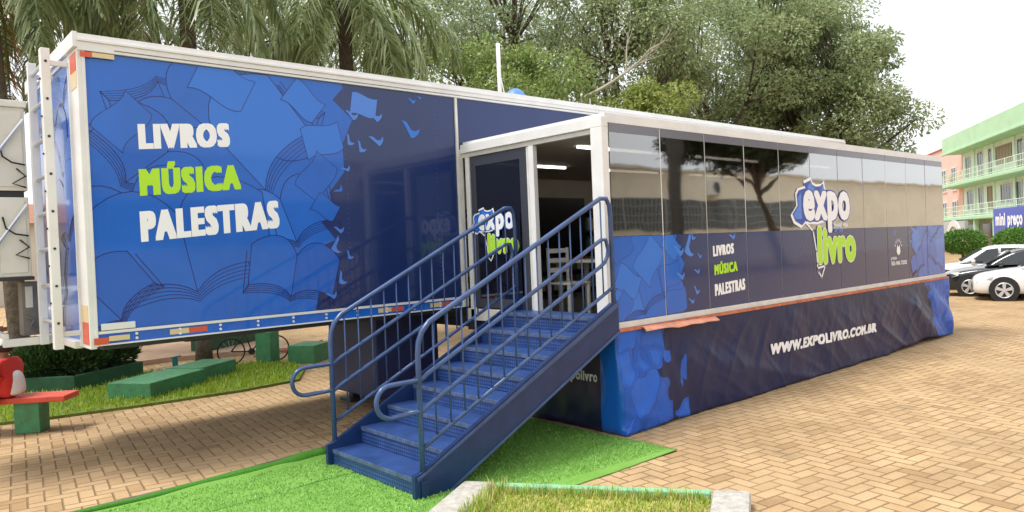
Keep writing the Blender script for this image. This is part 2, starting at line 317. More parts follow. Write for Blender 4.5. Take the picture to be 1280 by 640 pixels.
# ------------------------------------------------------------------ lettering
_txt = {}
def glyphs(s, shear=0., sp=1.12):
    key = (s, shear, sp)
    if key not in _txt:
        cu = bpy.data.curves.new('lettering', 'FONT'); cu.body = s; cu.shear = shear; cu.space_character = sp; cu.resolution_u = 3
        o = bpy.data.objects.new('lettering', cu); COL.objects.link(o); bpy.context.view_layer.update()
        me = bpy.data.meshes.new_from_object(o.evaluated_get(bpy.context.evaluated_depsgraph_get()))
        _txt[key] = ([(v.co.x, v.co.y) for v in me.vertices], [tuple(p.vertices) for p in me.polygons])
        bpy.data.objects.remove(o); bpy.data.curves.remove(cu); bpy.data.meshes.remove(me)
    return _txt[key]
CAP = max(y for x, y in glyphs('H')[0]); XH = max(y for x, y in glyphs('x')[0])
def lettering(mb, s, O, u, v, n, width, h, bold=0., off=.003, mi=0, ref='cap', shear=0., sp=1.12, warp=None, square=0):
    """flat letters: s set from point O along u, heights along v; bold thickens the strokes"""
    V, F = glyphs(s, shear, sp); O, u, v, n = map(Vector, (O, u, v, n))
    x0 = min(p[0] for p in V); x1 = max(p[0] for p in V)
    sx = (width - 2 * bold) / (x1 - x0); sy = (h - (2 * bold if bold else 0)) / (CAP if ref == 'cap' else XH)
    if not bold: offs = [(0, 0)]
    elif square: offs = [(0, 0)] + [(bold * a, bold * square * b) for a, b in ((-1, -1), (0, -1), (1, -1), (1, 0), (1, 1), (0, 1), (-1, 1), (-1, 0), (.5, .5), (-.5, .5), (.5, -.5), (-.5, -.5))]
    else: offs = [(0, 0)] + [(bold * math.cos(math.pi * q / 6), bold * math.sin(math.pi * q / 6)) for q in range(12)]
    for q, (dx, dy) in enumerate(offs):
        P = []
        for x, y in V:
            p = O + u * ((x - x0) * sx + bold + dx) + v * (y * sy + bold + dy) + n * (off + .00004 * q)
            P.append(warp(p) if warp else p)
        mb.add(P, F, mi)

def frame_pts(pts, O, u, v, n, off):
    O, u, v, n = map(Vector, (O, u, v, n)); return [O + u * x + v * y + n * off for x, y in pts]
def ribbon(mb, pts, wd, fr, off, mi, clip=None):
    for a, b in zip(pts[:-1], pts[1:]):
        dx, dy = b[0] - a[0], b[1] - a[1]; L = math.hypot(dx, dy) or 1e-6; nx, ny = -dy / L * wd / 2, dx / L * wd / 2; ex, ey = dx / L * wd * .3, dy / L * wd * .3
        q = [(a[0] + nx - ex, a[1] + ny - ey), (b[0] + nx + ex, b[1] + ny + ey), (b[0] - nx + ex, b[1] - ny + ey), (a[0] - nx - ex, a[1] - ny - ey)]
        if clip: q = clip_rect(q, clip)
        if len(q) > 2: mb.poly(frame_pts(q, *fr, off), mi)
def clip_rect(P, c):
    x0, y0, x1, y1 = c
    for ax, lim, sg in ((0, x0, 1), (0, x1, -1), (1, y0, 1), (1, y1, -1)):
        Q = []
        for i in range(len(P)):
            a, b = P[i - 1], P[i]; ia = (a[ax] - lim) * sg >= 0; ib = (b[ax] - lim) * sg >= 0
            if ia != ib:
                t = (lim - a[ax]) / (b[ax] - a[ax]); Q.append((a[0] + (b[0] - a[0]) * t, a[1] + (b[1] - a[1]) * t))
            if ib: Q.append(b)
        P = Q
        if len(P) < 3: return []
    return P
def bez(p, q, r, s, n=9):
    return [tuple((1 - t) ** 3 * p[k] + 3 * (1 - t) ** 2 * t * q[k] + 3 * (1 - t) * t * t * r[k] + t ** 3 * s[k] for k in (0, 1)) for t in [i / n for i in range(n + 1)]]
class Layers:
    def __init__(s, start=.002, step=.00006): s.z = start; s.d = step
    def next(s): s.z += s.d; return s.z
def open_book(mb, fr, lay, cx, cy, sc, rot, fills, line, wd=.012, clip=None, spread=1., curl=.25):
    """an open book in line drawing: two bulging page blocks, page edges, cover"""
    ca, sa = math.cos(rot), math.sin(rot)
    def T(P): return [(cx + sc * (x * ca - y * sa), cy + sc * (x * sa + y * ca)) for x, y in P]
    for sgn, fi in ((1, fills[0]), (-1, fills[1])):
        w_ = .95 * spread
        bot = bez((0, 0), (.25 * sgn, curl), (.6 * sgn, curl * .9), (w_ * sgn, .12))
        top = bez((w_ * sgn * 1.06, .95), (.65 * sgn, 1.05 + curl), (.25 * sgn, 1.1 + curl), (0, .88))
        P = T(bot + top); z = lay.next()
        Q = clip_rect(P, clip) if clip else P
        if len(Q) > 2: mb.poly(frame_pts(Q, *fr, z), fi)
        z = lay.next()
        ribbon(mb, P + [P[0]], wd, fr, z, line, clip)
        for k in range(1, 5):
            d = -.045 * k
            ribbon(mb, T(bez((0, d * .6), (.25 * sgn, curl + d), (.6 * sgn, curl * .9 + d * 1.05), ((w_ + .02 * k) * sgn, .12 + d))), wd * .75, fr, z, line, clip)
        ribbon(mb, T([(w_ * sgn, .12), ((w_ + .08) * sgn, .12 - .18), ((w_ + .1) * sgn * 1.03, .8)]), wd, fr, z, line, clip)
def loose_page(mb, fr, lay, cx, cy, sc, rot, fi, line, clip=None, wd=.01):
    ca, sa = math.cos(rot), math.sin(rot)
    P = bez((-.5, -.35), (-.2, -.15), (.2, -.5), (.5, -.3)) + bez((.55, .35), (.2, .2), (-.2, .55), (-.45, .4))
    P = [(cx + sc * (x * ca - y * sa), cy + sc * (x * sa + y * ca)) for x, y in P]
    z = lay.next(); Q = clip_rect(P, clip) if clip else P
    if len(Q) > 2: mb.poly(frame_pts(Q, *fr, z), fi)
    if line is not None: ribbon(mb, P + [P[0]], wd, fr, lay.next(), line, clip)
def bird(mb, fr, lay, cx, cy, sc, rot, mi, clip=None):
    ca, sa = math.cos(rot), math.sin(rot)
    P = [(0, 0), (-.15, .35), (-.35, .75), (-.08, .62), (.12, .25), (.35, .18), (.62, .3), (.5, .05), (.25, -.1), (.05, -.12)]
    P = [(cx + sc * (x * ca - y * sa), cy + sc * (x * sa + y * ca)) for x, y in P]
    if clip: P = clip_rect(P, clip)
    if len(P) > 2: mb.poly(frame_pts(P, *fr, lay.next()), mi)

# ------------------------------------------------------------------ ground and setting
gm = MB(); gm.poly([(-300, -300, 0), (500, -300, 0), (500, 500, 0), (-300, 500, 0)])
PAVER = paver_mat('herringbone_pavers', .135, R(8), [(.46, .315, .17), (.50, .35, .195), (.48, .33, .185), (.435, .295, .155), (.52, .37, .215), (.36, .235, .12)], (.23, .145, .072))
tag(gm.build('ground', PAVER), kind='structure')

# far plaza step behind the trailer
st = MB()
arc = [(3.2, 16.3), (4.0, 16.9), (5.0, 17.0), (6.0, 16.7), (7.4, 16.0)]
P = [(x, y, .004) for x, y in arc] + [(9, 22, .004), (2, 24, .004)]
st.prism(P, (0, 0, .10))
tag(st.build('plaza_step', mat('tan_concrete', (.46, .30, .19), .9, var=.2, vscale=2, bump=.2)), kind='structure')

# lawn beside the paving
lawn_poly = [(-2, 13.5), (1.46, 12.51), (2.01, 12.35), (3.23, 12.15), (4.67, 12.05), (5.75, 12.2), (6.35, 13.2), (6.55, 14.3), (5.9, 14.9), (4.6, 15.4), (2.2, 16.6), (-2, 18)]
lm = MB(); lm.prism([(x, y, .002) for x, y in lawn_poly], (0, 0, .04))
tag(lm.build('lawn', LAWN), kind='structure')
def inside(p, poly):
    x, y = p; c = False
    for i in range(len(poly)):
        x1, y1 = poly[i - 1]; x2, y2 = poly[i]
        if (y1 > y) != (y2 > y) and x < (x2 - x1) * (y - y1) / (y2 - y1) + x1: c = not c
    return c
def blades(mb, poly, z, count, h, wd, rng, lean=.5, skip=None):
    xs = [p[0] for p in poly]; ys = [p[1] for p in poly]; n = 0; tries = 0
    while n < count and tries < count * 8:
        tries += 1
        x, y = rng.uniform(min(xs), max(xs)), rng.uniform(min(ys), max(ys))
        if not inside((x, y), poly) or (skip and skip(x, y)): continue
        a = rng.uniform(0, 6.28); hh = h * rng.uniform(.45, 1.25); l = rng.uniform(0, lean) * hh
        dx, dy = math.cos(a), math.sin(a); px, py = -dy * wd / 2, dx * wd / 2
        mb.add([(x - px, y - py, z), (x + px, y + py, z), (x + px * .7 + dx * l * .4, y + py * .7 + dy * l * .4, z + hh * .6), (x - px * .7 + dx * l * .4, y - py * .7 + dy * l * .4, z + hh * .6), (x + dx * l, y + dy * l, z + hh)],
               [(0, 1, 2, 3), (3, 2, 4)]); n += 1
rng = random.Random(5)
GRASS = leaf_mat('grass_blades', [(.20, .34, .02), (.30, .46, .03), (.40, .52, .05), (.52, .56, .08)], .3)
gb = MB(); blades(gb, lawn_poly, .04, 16000, .075, .02, rng)
tag(gb.build('grass', GRASS), kind='stuff')

# ------------------------------------------------------------------ trees
def leaf(mb, p, d, nrm, L, wd):
    s = d.cross(nrm).normalized() * wd * .5
    mb.add([p, p + d * L * .5 + s, p + d * L, p + d * L * .5 - s], [(0, 1, 2, 3)])
def rvec(r):
    while True:
        v = Vector((r.uniform(-1, 1), r.uniform(-1, 1), r.uniform(-1, 1)))
        if .05 < v.length < 1: return v
def tree(name, label, base, height, crown_c, crown_r, n_clusters, n_leaves, leaf_len, leafmat, seed, bark=BARK, trunk_r=.22, cluster_r=.75, flat=.7, hollow=.45, cat='tree', group='trees behind the trailer', droop=.0, branches=True):
    r = random.Random(seed); B = Vector(base); C = Vector(crown_c)
    root = empty(name, B, label, cat, group)
    tk = MB(); fork = B + (C - B) * .55 + Vector((r.uniform(-.4, .4), r.uniform(-.4, .4), 0))
    mid = B + (fork - B) * .5 + Vector((r.uniform(-.25, .25), r.uniform(-.25, .25), 0))
    tk.tube([B, mid, fork], [trunk_r * 1.15, trunk_r * .9, trunk_r * .75], 10)
    limbs = MB(); cl = []
    for i in range(n_clusters):
        v = rvec(r); v = v.normalized() * (hollow + (1 - hollow) * r.random() ** .6)
        p = C + Vector((v.x * crown_r[0], v.y * crown_r[1], v.z * crown_r[2])); p += rvec(r) * .35
        cl.append(p)
    nb = max(5, n_clusters // 9)
    hubs = []
    for i in range(nb):
        t = cl[i * len(cl) // nb]; h = fork + (t - fork) * r.uniform(.5, .65) + Vector((0, 0, -.1 * (t - fork).length * .5))
        m1 = fork + (h - fork) * .5 + rvec(r) * .3
        limbs.tube([fork, m1, h, t], [trunk_r * .5, trunk_r * .36, trunk_r * .24, trunk_r * .08], 6); hubs.append(h)
    for p in cl:
        h = min(hubs, key=lambda q: (q - p).length); md = (h + p) / 2 + rvec(r) * .25
        limbs.tube([h, md, p], [trunk_r * .2, trunk_r * .12, trunk_r * .04], 4, caps=False)
    lf = MB()
    for p in cl:
        k = cluster_r * r.uniform(.6, 1.35); tone = int(n_leaves * r.uniform(.5, 1.4))
        for _ in range(int(tone * 2.3)):
            o = rvec(r); q = p + Vector((o.x * k, o.y * k, o.z * k * flat - abs(o.x + o.y) * droop))
            d = (o + rvec(r) * .9 + Vector((0, 0, -.25 - droop))).normalized()
            leaf(lf, q, d, (rvec(r) * .8 + Vector((0, 0, 1))).normalized(), leaf_len * .78 * r.uniform(.6, 1.3), leaf_len * .78 * r.uniform(.38, .58))
    tk.build('trunk', bark, root, smooth=True); limbs.build('limbs', bark, root, smooth=True); lf.build('crown', leafmat, root)
    return root

def palm(name, label, base, top, n_fronds, flen, seed, leafmat, group='palms behind the trailer', r0=.16, dead=0):
    r = random.Random(seed); B = Vector(base); Tp = Vector(top)
    root = empty(name, B, label, 'palm', group)
    tk = MB(); k = 14; pts = [B + (Tp - B) * (i / k) for i in range(k + 1)]
    tk.tube(pts, [r0 * (1.25 if i == 0 else 1.0) * (1 + .05 * (i % 2)) for i in range(k + 1)], 12); tk.build('trunk', PALM_BARK, root, smooth=True)
    cr = MB(); dd = MB()
    for i in range(n_fronds):
        az = i * 2.39996 + r.uniform(-.25, .25); el = R(r.uniform(-15, 78)) if i < n_fronds - dead else R(-60)
        L = flen * r.uniform(.8, 1.15); n = 13; p = Tp.copy(); el_ = el; P = [p.copy()]
        for q in range(n):
            el_ -= R(r.uniform(7, 11.5)) * (1 if el_ > R(-75) else .1)
            p = p + Vector((math.cos(az) * math.cos(el_), math.sin(az) * math.cos(el_), math.sin(el_))) * (L / n); P.append(p.copy())
        tgt = cr if i < n_fronds - dead else dd
        tgt.tube(P, [.035 * (1 - .8 * q / n) for q in range(n + 1)], 4, caps=False)
        side0 = Vector((-math.sin(az), math.cos(az), 0))
        for q in range(8, n * 6):
            t = q / 6; a = int(t); f = t - a; o = P[a].lerp(P[min(a + 1, n)], f)
            tg = (P[min(a + 1, n)] - P[a]).normalized()
            ll = L * .23 * math.sin(math.pi * min(.97, .12 + .82 * t / n)) * r.uniform(.8, 1.2)
            for sg in (1, -1):
                d = (side0 * sg * r.uniform(.5, .95) + tg * .65 + rvec(r) * .28).normalized()
                e1 = o + d * ll * .5; d2 = (d + Vector((0, 0, -1.15))).normalized(); e2 = e1 + d2 * ll * .6
                wv = d.cross(Vector((0, 0, 1))).normalized() * .5; wd = .05
                wv = (wv + rvec(r) * .3).normalized() * wd * .5
                tgt.add([o - wv * .6, o + wv * .6, e1 + wv, e1 - wv, e2], [(0, 1, 2, 3), (3, 2, 4)])
    cr.build('crown', leafmat, root)
    if dead: tag(dd.build('dead_frond', mat('dead_frond', (.36, .21, .05), .8), root), 'dry orange brown frond')
    return root

L_PALM = leaf_mat('palm_leaf', [(.13, .19, .075), (.22, .30, .13), (.33, .40, .20), (.50, .56, .34)], .3, .38)
L_PALM_PALE = leaf_mat('pale_palm_leaf', [(.15, .21, .07), (.24, .31, .12), (.34, .40, .19), (.48, .53, .30)], .35, .38)
L_DARK = leaf_mat('dark_leaf', [(.13, .19, .095), (.19, .26, .13), (.26, .33, .17), (.36, .41, .23)], .4)
L_MID = leaf_mat('mid_leaf', [(.17, .24, .10), (.26, .33, .15), (.35, .41, .20), (.46, .50, .28)], .42)
L_BRIGHT = leaf_mat('bright_leaf', [(.12, .20, .045), (.20, .29, .075), (.28, .37, .11), (.38, .45, .16)], .35)
L_YELLOW = leaf_mat('yellow_green_leaf', [(.15, .21, .04), (.22, .29, .06), (.30, .35, .08), (.40, .41, .13)], .35)
L_SHRUB = leaf_mat('shrub_leaf', [(.02, .05, .015), (.035, .08, .02), (.055, .11, .028), (.08, .14, .04)], .2)
L_TOPI = leaf_mat('topiary_leaf', [(.05, .14, .02), (.09, .22, .03), (.14, .30, .04), (.20, .36, .06)], .3)

palm('palm_tree', 'palm with dark fronds and one dead orange frond at the far left', (2.2, 15.6, 0), (1.9, 15.6, 7.6), 26, 3.3, 1, L_PALM, dead=2)
palm('palm_tree', 'palm whose trunk shows under the trailer behind the green blocks', (5.25, 15.4, 0), (5.25, 15.5, 8.1), 24, 3.2, 2, L_PALM, r0=.145)
palm('palm_tree', 'palm with long pale hanging fronds above the middle of the printed side', (9.3, 16.3, 0), (9.1, 16.0, 8.3), 34, 3.7, 3, L_PALM_PALE)
palm('palm_tree', 'palm with dark fronds behind the front end of the trailer', (4.1, 19.2, 0), (3.9, 19.0, 7.9), 26, 3.4, 4, L_PALM)
tree('leafy_tree', 'tall dark tree filling the gaps behind the palms at left', (9.5, 27.5, 0), 12, (9.5, 27.2, 10.2), (6.0, 4.0, 3.6), 75, 110, .24, L_DARK, 11, trunk_r=.3, cluster_r=1.0)
tree('leafy_tree', 'thin open tree with dark bare limbs above the white antenna pole', (17.9, 20.9, 0), 12, (18.2, 19.6, 10.6), (5.2, 4.2, 2.6), 60, 110, .2, L_DARK, 12, trunk_r=.24, cluster_r=.85)
tree('leafy_tree', 'low bright green tree just above the roof by the antenna pole', (13.8, 17.0, 0), 8, (14.2, 16.0, 6.3), (2.7, 2.6, 1.5), 40, 170, .17, L_BRIGHT, 13, trunk_r=.16, cluster_r=.6)
tree('leafy_tree', 'drooping grey green tree with a dark core behind the dead branch', (20.4, 17.4, 0), 12, (20.5, 17.0, 8.4), (3.0, 3.0, 4.2), 75, 150, .2, L_MID, 14, trunk_r=.26, cluster_r=.8, droop=.25)
tree('leafy_tree', 'small yellow green tree low behind the roof edge', (16.2, 12.9, 0), 7, (16.3, 13.0, 5.5), (1.2, 1.2, .8), 14, 130, .17, L_YELLOW, 15, trunk_r=.12, cluster_r=.5)
tree('leafy_tree', 'tall yellowish broadleaf tree in the middle of the right hand trees', (25.2, 16.2, 0), 12, (24.9, 15.9, 9.4), (3.5, 3.5, 3.6), 90, 150, .2, L_MID, 16, trunk_r=.28, cluster_r=.85)
tree('leafy_tree', 'broad rounded tree at the right end of the row of trees', (29.6, 14.9, 0), 12, (29.4, 14.3, 7.2), (3.7, 3.7, 4.0), 185, 170, .21, L_MID, 17, trunk_r=.32, cluster_r=.8, hollow=.3)
tree('leafy_tree', 'tallest airy tree rising out of frame above the rounded tree', (32.2, 17.6, 0), 16, (32.0, 17.3, 12.8), (3.6, 3.8, 4.0), 90, 130, .22, L_MID, 18, trunk_r=.34, cluster_r=.9)
tree('leafy_tree', 'broad soft green tree far behind the dead branch in the centre', (20.5, 25.5, 0), 13, (20.5, 25.2, 10.0), (6.0, 4.0, 4.2), 110, 120, .24, L_MID, 23, trunk_r=.3, cluster_r=1.05)
tree('leafy_tree', 'dark tree in the gap left of the rounded tree', (30.5, 19.5, 0), 12, (30.0, 19.6, 8.5), (4.5, 3.5, 3.5), 60, 120, .24, L_DARK, 19, trunk_r=.3, cluster_r=.95)

# bare pale dead branch reaching over the roof from the drooping tree
db = MB(); r_ = random.Random(8)
def twig(p, d, L, rad, dep):
    pts = [p]; q = p.copy(); dd = d.copy()
    for i in range(5):
        dd = (dd + rvec(r_) * .22 + Vector((0, 0, .03))).normalized(); q = q + dd * L / 5; pts.append(q.copy())
    db.tube(pts, [rad * (1 - .14 * i) for i in range(6)], 5)
    if dep:
        for i in (2, 3, 4, 5):
            nd = (dd + rvec(r_) * .8).normalized(); twig(pts[i], nd, L * .6, rad * .5, dep - 1)
twig(Vector((16.7, 15.3, 6.55)), Vector((.72, -.52, .42)).normalized(), 2.6, .065, 2)
db.cyl((17.2, 16.0, 0), (16.7, 15.3, 6.6), .09, 8)
tag(db.build('dead_tree', BARK_PALE, loc=(17.2, 16.0, 0)), 'bare pale dead tree with leafless branches in front of drooping tree', 'tree', 'trees behind the trailer')

# tree mirrored in the windows
L_SHADE = leaf_mat('deep_green_leaf', [(.02, .035, .012), (.03, .05, .018), (.045, .07, .025), (.06, .085, .035)], .2)
tree('street_tree', 'street tree across the road, seen only mirrored in the trailer windows', (46.5, -14, 0), 11, (42.5, -14.5, 8.7), (7.0, 3, 2.1), 130, 150, .35, L_SHADE, 31, trunk_r=.3, cluster_r=1.15, group='trees across the road')

q = MB(); q.tube([(34.6, -14, 0), (34.6, -14, 9.6)], [.42, .34], 12); q.box((34.5, -14.9, 8.9), (34.7, -13.1, 9.05)); tag(q.build('utility_pole', mat('dark_pole', (.05, .045, .04), .8, var=.3), loc=(34.6, -14, 0), smooth=False), 'dark upright pole across the road, seen only mirrored in the trailer windows', 'pole')

# ------------------------------------------------------------------ exhibition trailer
X0, X1, YF, YB, ZB, ZT = 1.74, 18.2, 8.18, 10.78, 1.37, 4.40
SX0, SX1, YS, SZ0, SZ1 = 6.41, 16.83, 5.57, 1.20, 3.60
tr = empty('exhibition_trailer', (10, 9.5, 0), 'long blue book exhibition trailer with glass sided slide-out and white roof rails', 'trailer')

# side print of the long fixed side
FR = (Vector((0, YF, 0)), Vector((1, 0, 0)), Vector((0, 0, 1)), Vector((0, -1, 0)))
wrap = MB(); NV, BL, BLL, BM, BD, LN, SB, WH, LM_ = range(9)
wrap.box((1.775, YF - .005, 1.53), (6.29, YF + .04, 4.27), NV)
wrap.box((6.33, YF - .005, 3.56), (X1 - .1, YF + .04, 4.27), NV)
clip = (1.78, 1.535, 6.285, 4.265); lay = Layers(.0058, .00006)
bound = [(1.78, 4.265), (4.57, 4.265), (4.59, 4.22), (4.44, 4.06), (4.70, 3.84), (4.55, 3.53), (4.56, 3.19), (4.35, 2.94), (4.37, 2.70), (4.21, 2.60), (4.41, 2.36), (4.14, 2.27), (4.08, 1.99), (4.17, 1.79), (4.10, 1.535), (1.78, 1.535)]
wrap.poly(frame_pts(bound, *FR, lay.next()), BL)
rb = random.Random(21)
for cx, cy, sc, ro, fl in ((2.45, 4.05, .55, -2.8, (BM, BL)), (3.0, 3.55, .62, .9, (BL, BL)), (3.75, 4.1, .6, 2.75, (BL, BM)), (3.55, 2.95, .95, .75, (BLL, BL)), (2.1, 3.0, .6, -.9, (BL, BM)),
                           (2.35, 2.25, .7, .35, (BL, BL)), (3.9, 2.35, .6, .35, (BL, BLL)), (2.75, 1.85, .95, .2, (BL, BL)), (3.8, 1.72, .55, -.2, (BM, BL)), (2.0, 1.62, .5, .7, (BM, BL))):
    open_book(wrap, FR, lay, cx, cy, sc, ro, fl, LN, .010, clip)
for cx, cy, sc, ro, fl in ((4.28, 3.55, .5, .3, BLL), (4.2, 3.1, .5, 1.0, BL), (4.28, 2.75, .32, -.5, BL), (3.1, 4.1, .6, -.4, BLL), (2.1, 3.6, .5, .9, BL), (4.05, 4.0, .45, -.6, BLL)):
    loose_page(wrap, FR, lay, cx, cy, sc, ro, fl, LN, clip, .007)
loose_page(wrap, FR, lay, 4.86, 4.02, .36, -.1, SB, None, clip)
for cx, cy, sc, ro in ((4.70, 3.85, .17, .3), (4.62, 3.55, .15, -.4), (5.03, 3.86, .2, .3), (4.78, 3.47, .16, -.3), (5.05, 3.55, .2, .5), (5.54, 3.70, .28, .1), (5.6, 4.13, .11, .4), (5.72, 4.2, .06, .4), (4.56, 2.14, .12, -.3), (4.42, 1.86, .17, -.6), (4.46, 2.45, .13, .4), (4.6, 3.2, .12, .8), (4.33, 1.66, .14, .6), (4.35, 2.28, .2, -1.0), (4.5, 2.95, .12, 1.2)):
    bird(wrap, FR, lay, cx, cy, sc, ro, SB if rb.random() < .75 else BLL, clip)
zt = lay.next()
tl = Vector((1, 0, .085)).normalized()
N_ = Vector((0, -1, 0)); V_ = Vector((-.012, 0, 1))
for s, x, z, wd, h in (('LIVROS', 2.235, 3.33, .94, .275), ('MÚSICA', 2.225, 2.855, 1.05, .29), ('PALESTRAS', 2.215, 2.385, 1.49, .33)):
    for q, (mi, dx, b) in enumerate(((LM_ if s[0] == 'M' else WH, 0, .024),)):
        lettering(wrap, s, (x + dx, YF, z - dx), tl, V_, N_, wd, h, b, zt + .0005 + q * .0022, mi, sp=1.26, square=.6)
rv = MB()
for x in (1.93, 3.25, 4.585, 5.95):
    for k in range(44): wrap.box((x - .004, YF - .0105, 1.6 + k * .06), (x + .004, YF - .004, 1.608 + k * .06), BLL)
wp = wrap.build('printed_side_panel', [NAVY, BLUE, BLUE_LIGHT, BLUE_MID, BLUE_DEEP, BLUE_LINE, SKYBLUE, WHITE, LIME], tr)
tag(wp, 'glossy blue print of open books with white and lime words')

# bottom rail with bolts and tape
rl = MB(); rl.box((X0 + .045, YF - .012, 1.40), (6.29, YF + .05, 1.50)); rl.box((X0 + .045, YF - .03, 1.385), (6.29, YF + .05, 1.40), 1); rl.box((X0 + .045, YF - .022, 1.50), (6.29, YF + .05, 1.528), 1)
k = 0
for x in [2.13 + .42 * i for i in range(10)]:
    for z in (1.43, 1.475): rl.cyl((x, YF - .022, z), (x, YF - .01, z), .014, 10, 1)
tag(rl.build('lower_rail', [BLUE, WHITE_PAINT], tr, bevel=0), 'blue lower rail with pairs of white bolts')
for i, x in enumerate((2.45, 4.95, 5.75)):
    tp = MB(); tp.box((x, YF - .016, 1.425), (x + .19, YF - .0125, 1.48), 0); tp.box((x + .19, YF - .016, 1.425), (x + .38, YF - .0125, 1.48), 1)
    tp.build('reflective_tape', [BEIGE_TAPE, RED_TAPE], tr)
pl = MB(); pl.box((1.81, YF - .026, 1.535), (2.12, YF - .006, 1.60)); pl.build('notice_plate', WHITE_PAINT, tr, bevel=.002)

# roof, roof rail, posts, front wall
rf = MB(); rf.box((X0 + .05, YF + .06, 4.33), (X1, YB - .02, 4.415)); rf.build('roof', WHITE_OLD, tr)
rr = MB()
rr.box((X0 - .02, YF - .035, 4.272), (X1, YF + .06, 4.36)); rr.box((X0 - .02, YF - .05, 4.36), (X1, YF + .10, 4.385)); rr.box((X0 - .02, YF - .02, 4.385), (X1, YF + .12, 4.44))
rr.box((X0 - .06, YF - .03, 4.30), (X0 - .02, YB, 4.45)); rr.box((X0 + .3, YF - .042, 4.30), (X1, YF - .035, 4.306), 1)
tag(rr.build('roof_rail', [WHITE_PAINT, STEEL], tr, bevel=.012), 'white roof edge rail')
cp = MB(); cp.box((X0 - .03, YF - .02, 1.36), (X0 + .03, YF + .42, 4.29)); cp.box((X0 + .012, YF - .03, 1.38), (X0 + .042, YF - .02, 4.27))
cp.build('corner_post', WHITE_PAINT, tr, bevel=.015)
for z0, z1, mi in ((4.08, 4.262, 1), (3.92, 4.078, 0), (1.62, 1.79, 0), (1.40, 1.618, 1)):
    tp = MB(); tp.box((X0 - .034, YF + .01, z0), (X0 - .0305, YF + .26, z1)); tp.build('reflective_tape', RED_TAPE if mi else BEIGE_TAPE, tr)
for a, b, mi in (((X0 + .0, 4.21), (X0 + .10, 4.262), 1), ((X0 + .102, 4.215), (X0 + .30, 4.262), 0), ((X0 + .0, 1.40), (X0 + .13, 1.465), 1), ((X0 + .132, 1.425), (X0 + .32, 1.475), 0)):
    tp = MB(); tp.box((a[0], YF - .038, a[1]), (b[0], YF - .0325, b[1])); tp.build('reflective_tape', RED_TAPE if mi else BEIGE_TAPE, tr)
fwl = MB(); fwl.box((X0, YF + .42, 1.40), (X0 + .08, YB - .06, 4.29), 0)
FRF = (Vector((X0, 0, 0)), Vector((0, -1, 0)), Vector((0, 0, 1)), Vector((-1, 0, 0))); lay2 = Layers(.003, .0001); cl2 = (-(YB - .1), 1.45, -(YF + .44), 4.25)
for cx, cy, sc, ro in ((-9.0, 3.9, .5, .5), (-9.2, 3.2, .5, -.8), (-9.0, 2.5, .6, .3), (-9.3, 1.9, .5, 1.2), (-10.2, 3.8, .5, .2), (-10.2, 2.9, .6, .9), (-10.1, 2.0, .5, -.3)):
    open_book(fwl, FRF, lay2, cx, cy, sc, ro, (1, 2), 3, .012, cl2)
tag(fwl.build('front_wall', [BLUE, BLUE_LIGHT, BLUE_MID, BLUE_LINE], tr), 'blue printed front wall')
fp = MB(); fp.box((X0 - .03, YB - .08, 1.36), (X0 + .1, YB, 4.29)); fp.box((X0 - .08, YF + .42, 1.34), (X0 - .001, YB - .08, 1.42)); fp.build('front_frame', WHITE_PAINT, tr, bevel=.01)
bw = MB(); bw.box((X0 + .1, YB - .05, 1.37), (X1, YB, 4.33)); bw.box((X1 - .05, YF, 1.37), (X1, YB - .05, 4.33)); bw.build('rear_walls', NAVY, tr)
fl = MB(); fl.box((X0 + .1, YF + .05, 1.335), (SX0, YB - .06, 1.40)); fl.box((SX0, YF + .05, 1.10), (X1 - .06, YB - .06, 1.215))
for y in (9.1, 10.0): fl.box((X0 + 1.6, y, 1.24), (6.2, y + .12, 1.335))
fl.box((3.0, 9.4, 1.2), (3.3, 9.7, 1.3))
tag(fl.build('chassis', STEEL, tr), 'black chassis beams')
jb = MB(); jb.box((6.29, YF - .03, 1.385), (6.33, YF + .04, 4.27)); jb.box((6.33, YF - .02, 1.385), (6.40, YF + .04, 3.56), 0); jb.build('opening_jamb', WHITE_OLD, tr, bevel=.004)

# front ladder
ld = MB()
for y, wd in ((8.50, .10), (9.22, .06)): ld.box((1.47, y, 1.36), (1.55, y + wd, 4.34))
for y in (8.53, 9.25):
    for z in (4.18, 1.48): ld.box((1.55, y, z), (1.71, y + .04, z + .05))
for k in range(7): ld.cyl((1.455, 8.55, 1.82 + k * .37), (1.47, 8.55, 1.82 + k * .37), .012, 8, 1)
for k in range(8): ld.cyl((1.51, 8.49, 1.62 + k * .37), (1.51, 8.502, 1.62 + k * .37), .014, 8, 1)
lo = ld.build('ladder', [WHITE_PAINT, STEEL], tr, bevel=.008)
for k in range(8):
    rg = MB(); rg.cyl((1.51, 8.595, 1.62 + k * .37), (1.51, 9.225, 1.62 + k * .37), .02, 8); rg.build('rung', ALU, lo, smooth=False)
# cooling unit on the front wall
cu = MB(); gx0, gx1, gy0, gy1 = .15, 1.44, 9.35, 10.6
cu.box((gx0, gy0, 3.0), (gx1, gy1, 3.88)); cu.box((gx0, gy0, 2.09), (gx1, gy1, 2.93)); cu.box((gx0 + .03, gy0 + .03, 2.93), (gx1 - .03, gy1 - .03, 3.0), 1)
for z0, z1 in ((2.13, 2.89), (3.04, 3.84)):
    cu.box((gx0 + .04, gy0 - .012, z0), (1.15, gy0, z1)); cu.box((1.165, gy0 - .012, z0), (gx1 - .03, gy0, z1))
cu.box((gx0, gy0 - .03, 3.88), (gx1 + .02, gy1 + .03, 3.95)); cu.box((gx0, gy0 - .02, 2.05), (gx1 + .02, gy1, 2.09), 1)
g = cu.build('cooling_unit', [CREAM, STEEL], tr, bevel=.012)
bc = MB()
for z0, z1 in ((3.05, 3.75), (2.15, 2.85)): bc.tube([(.95, gy0 - .05, z0), (1.42, gy0 - .05, z1)], .018, 6)
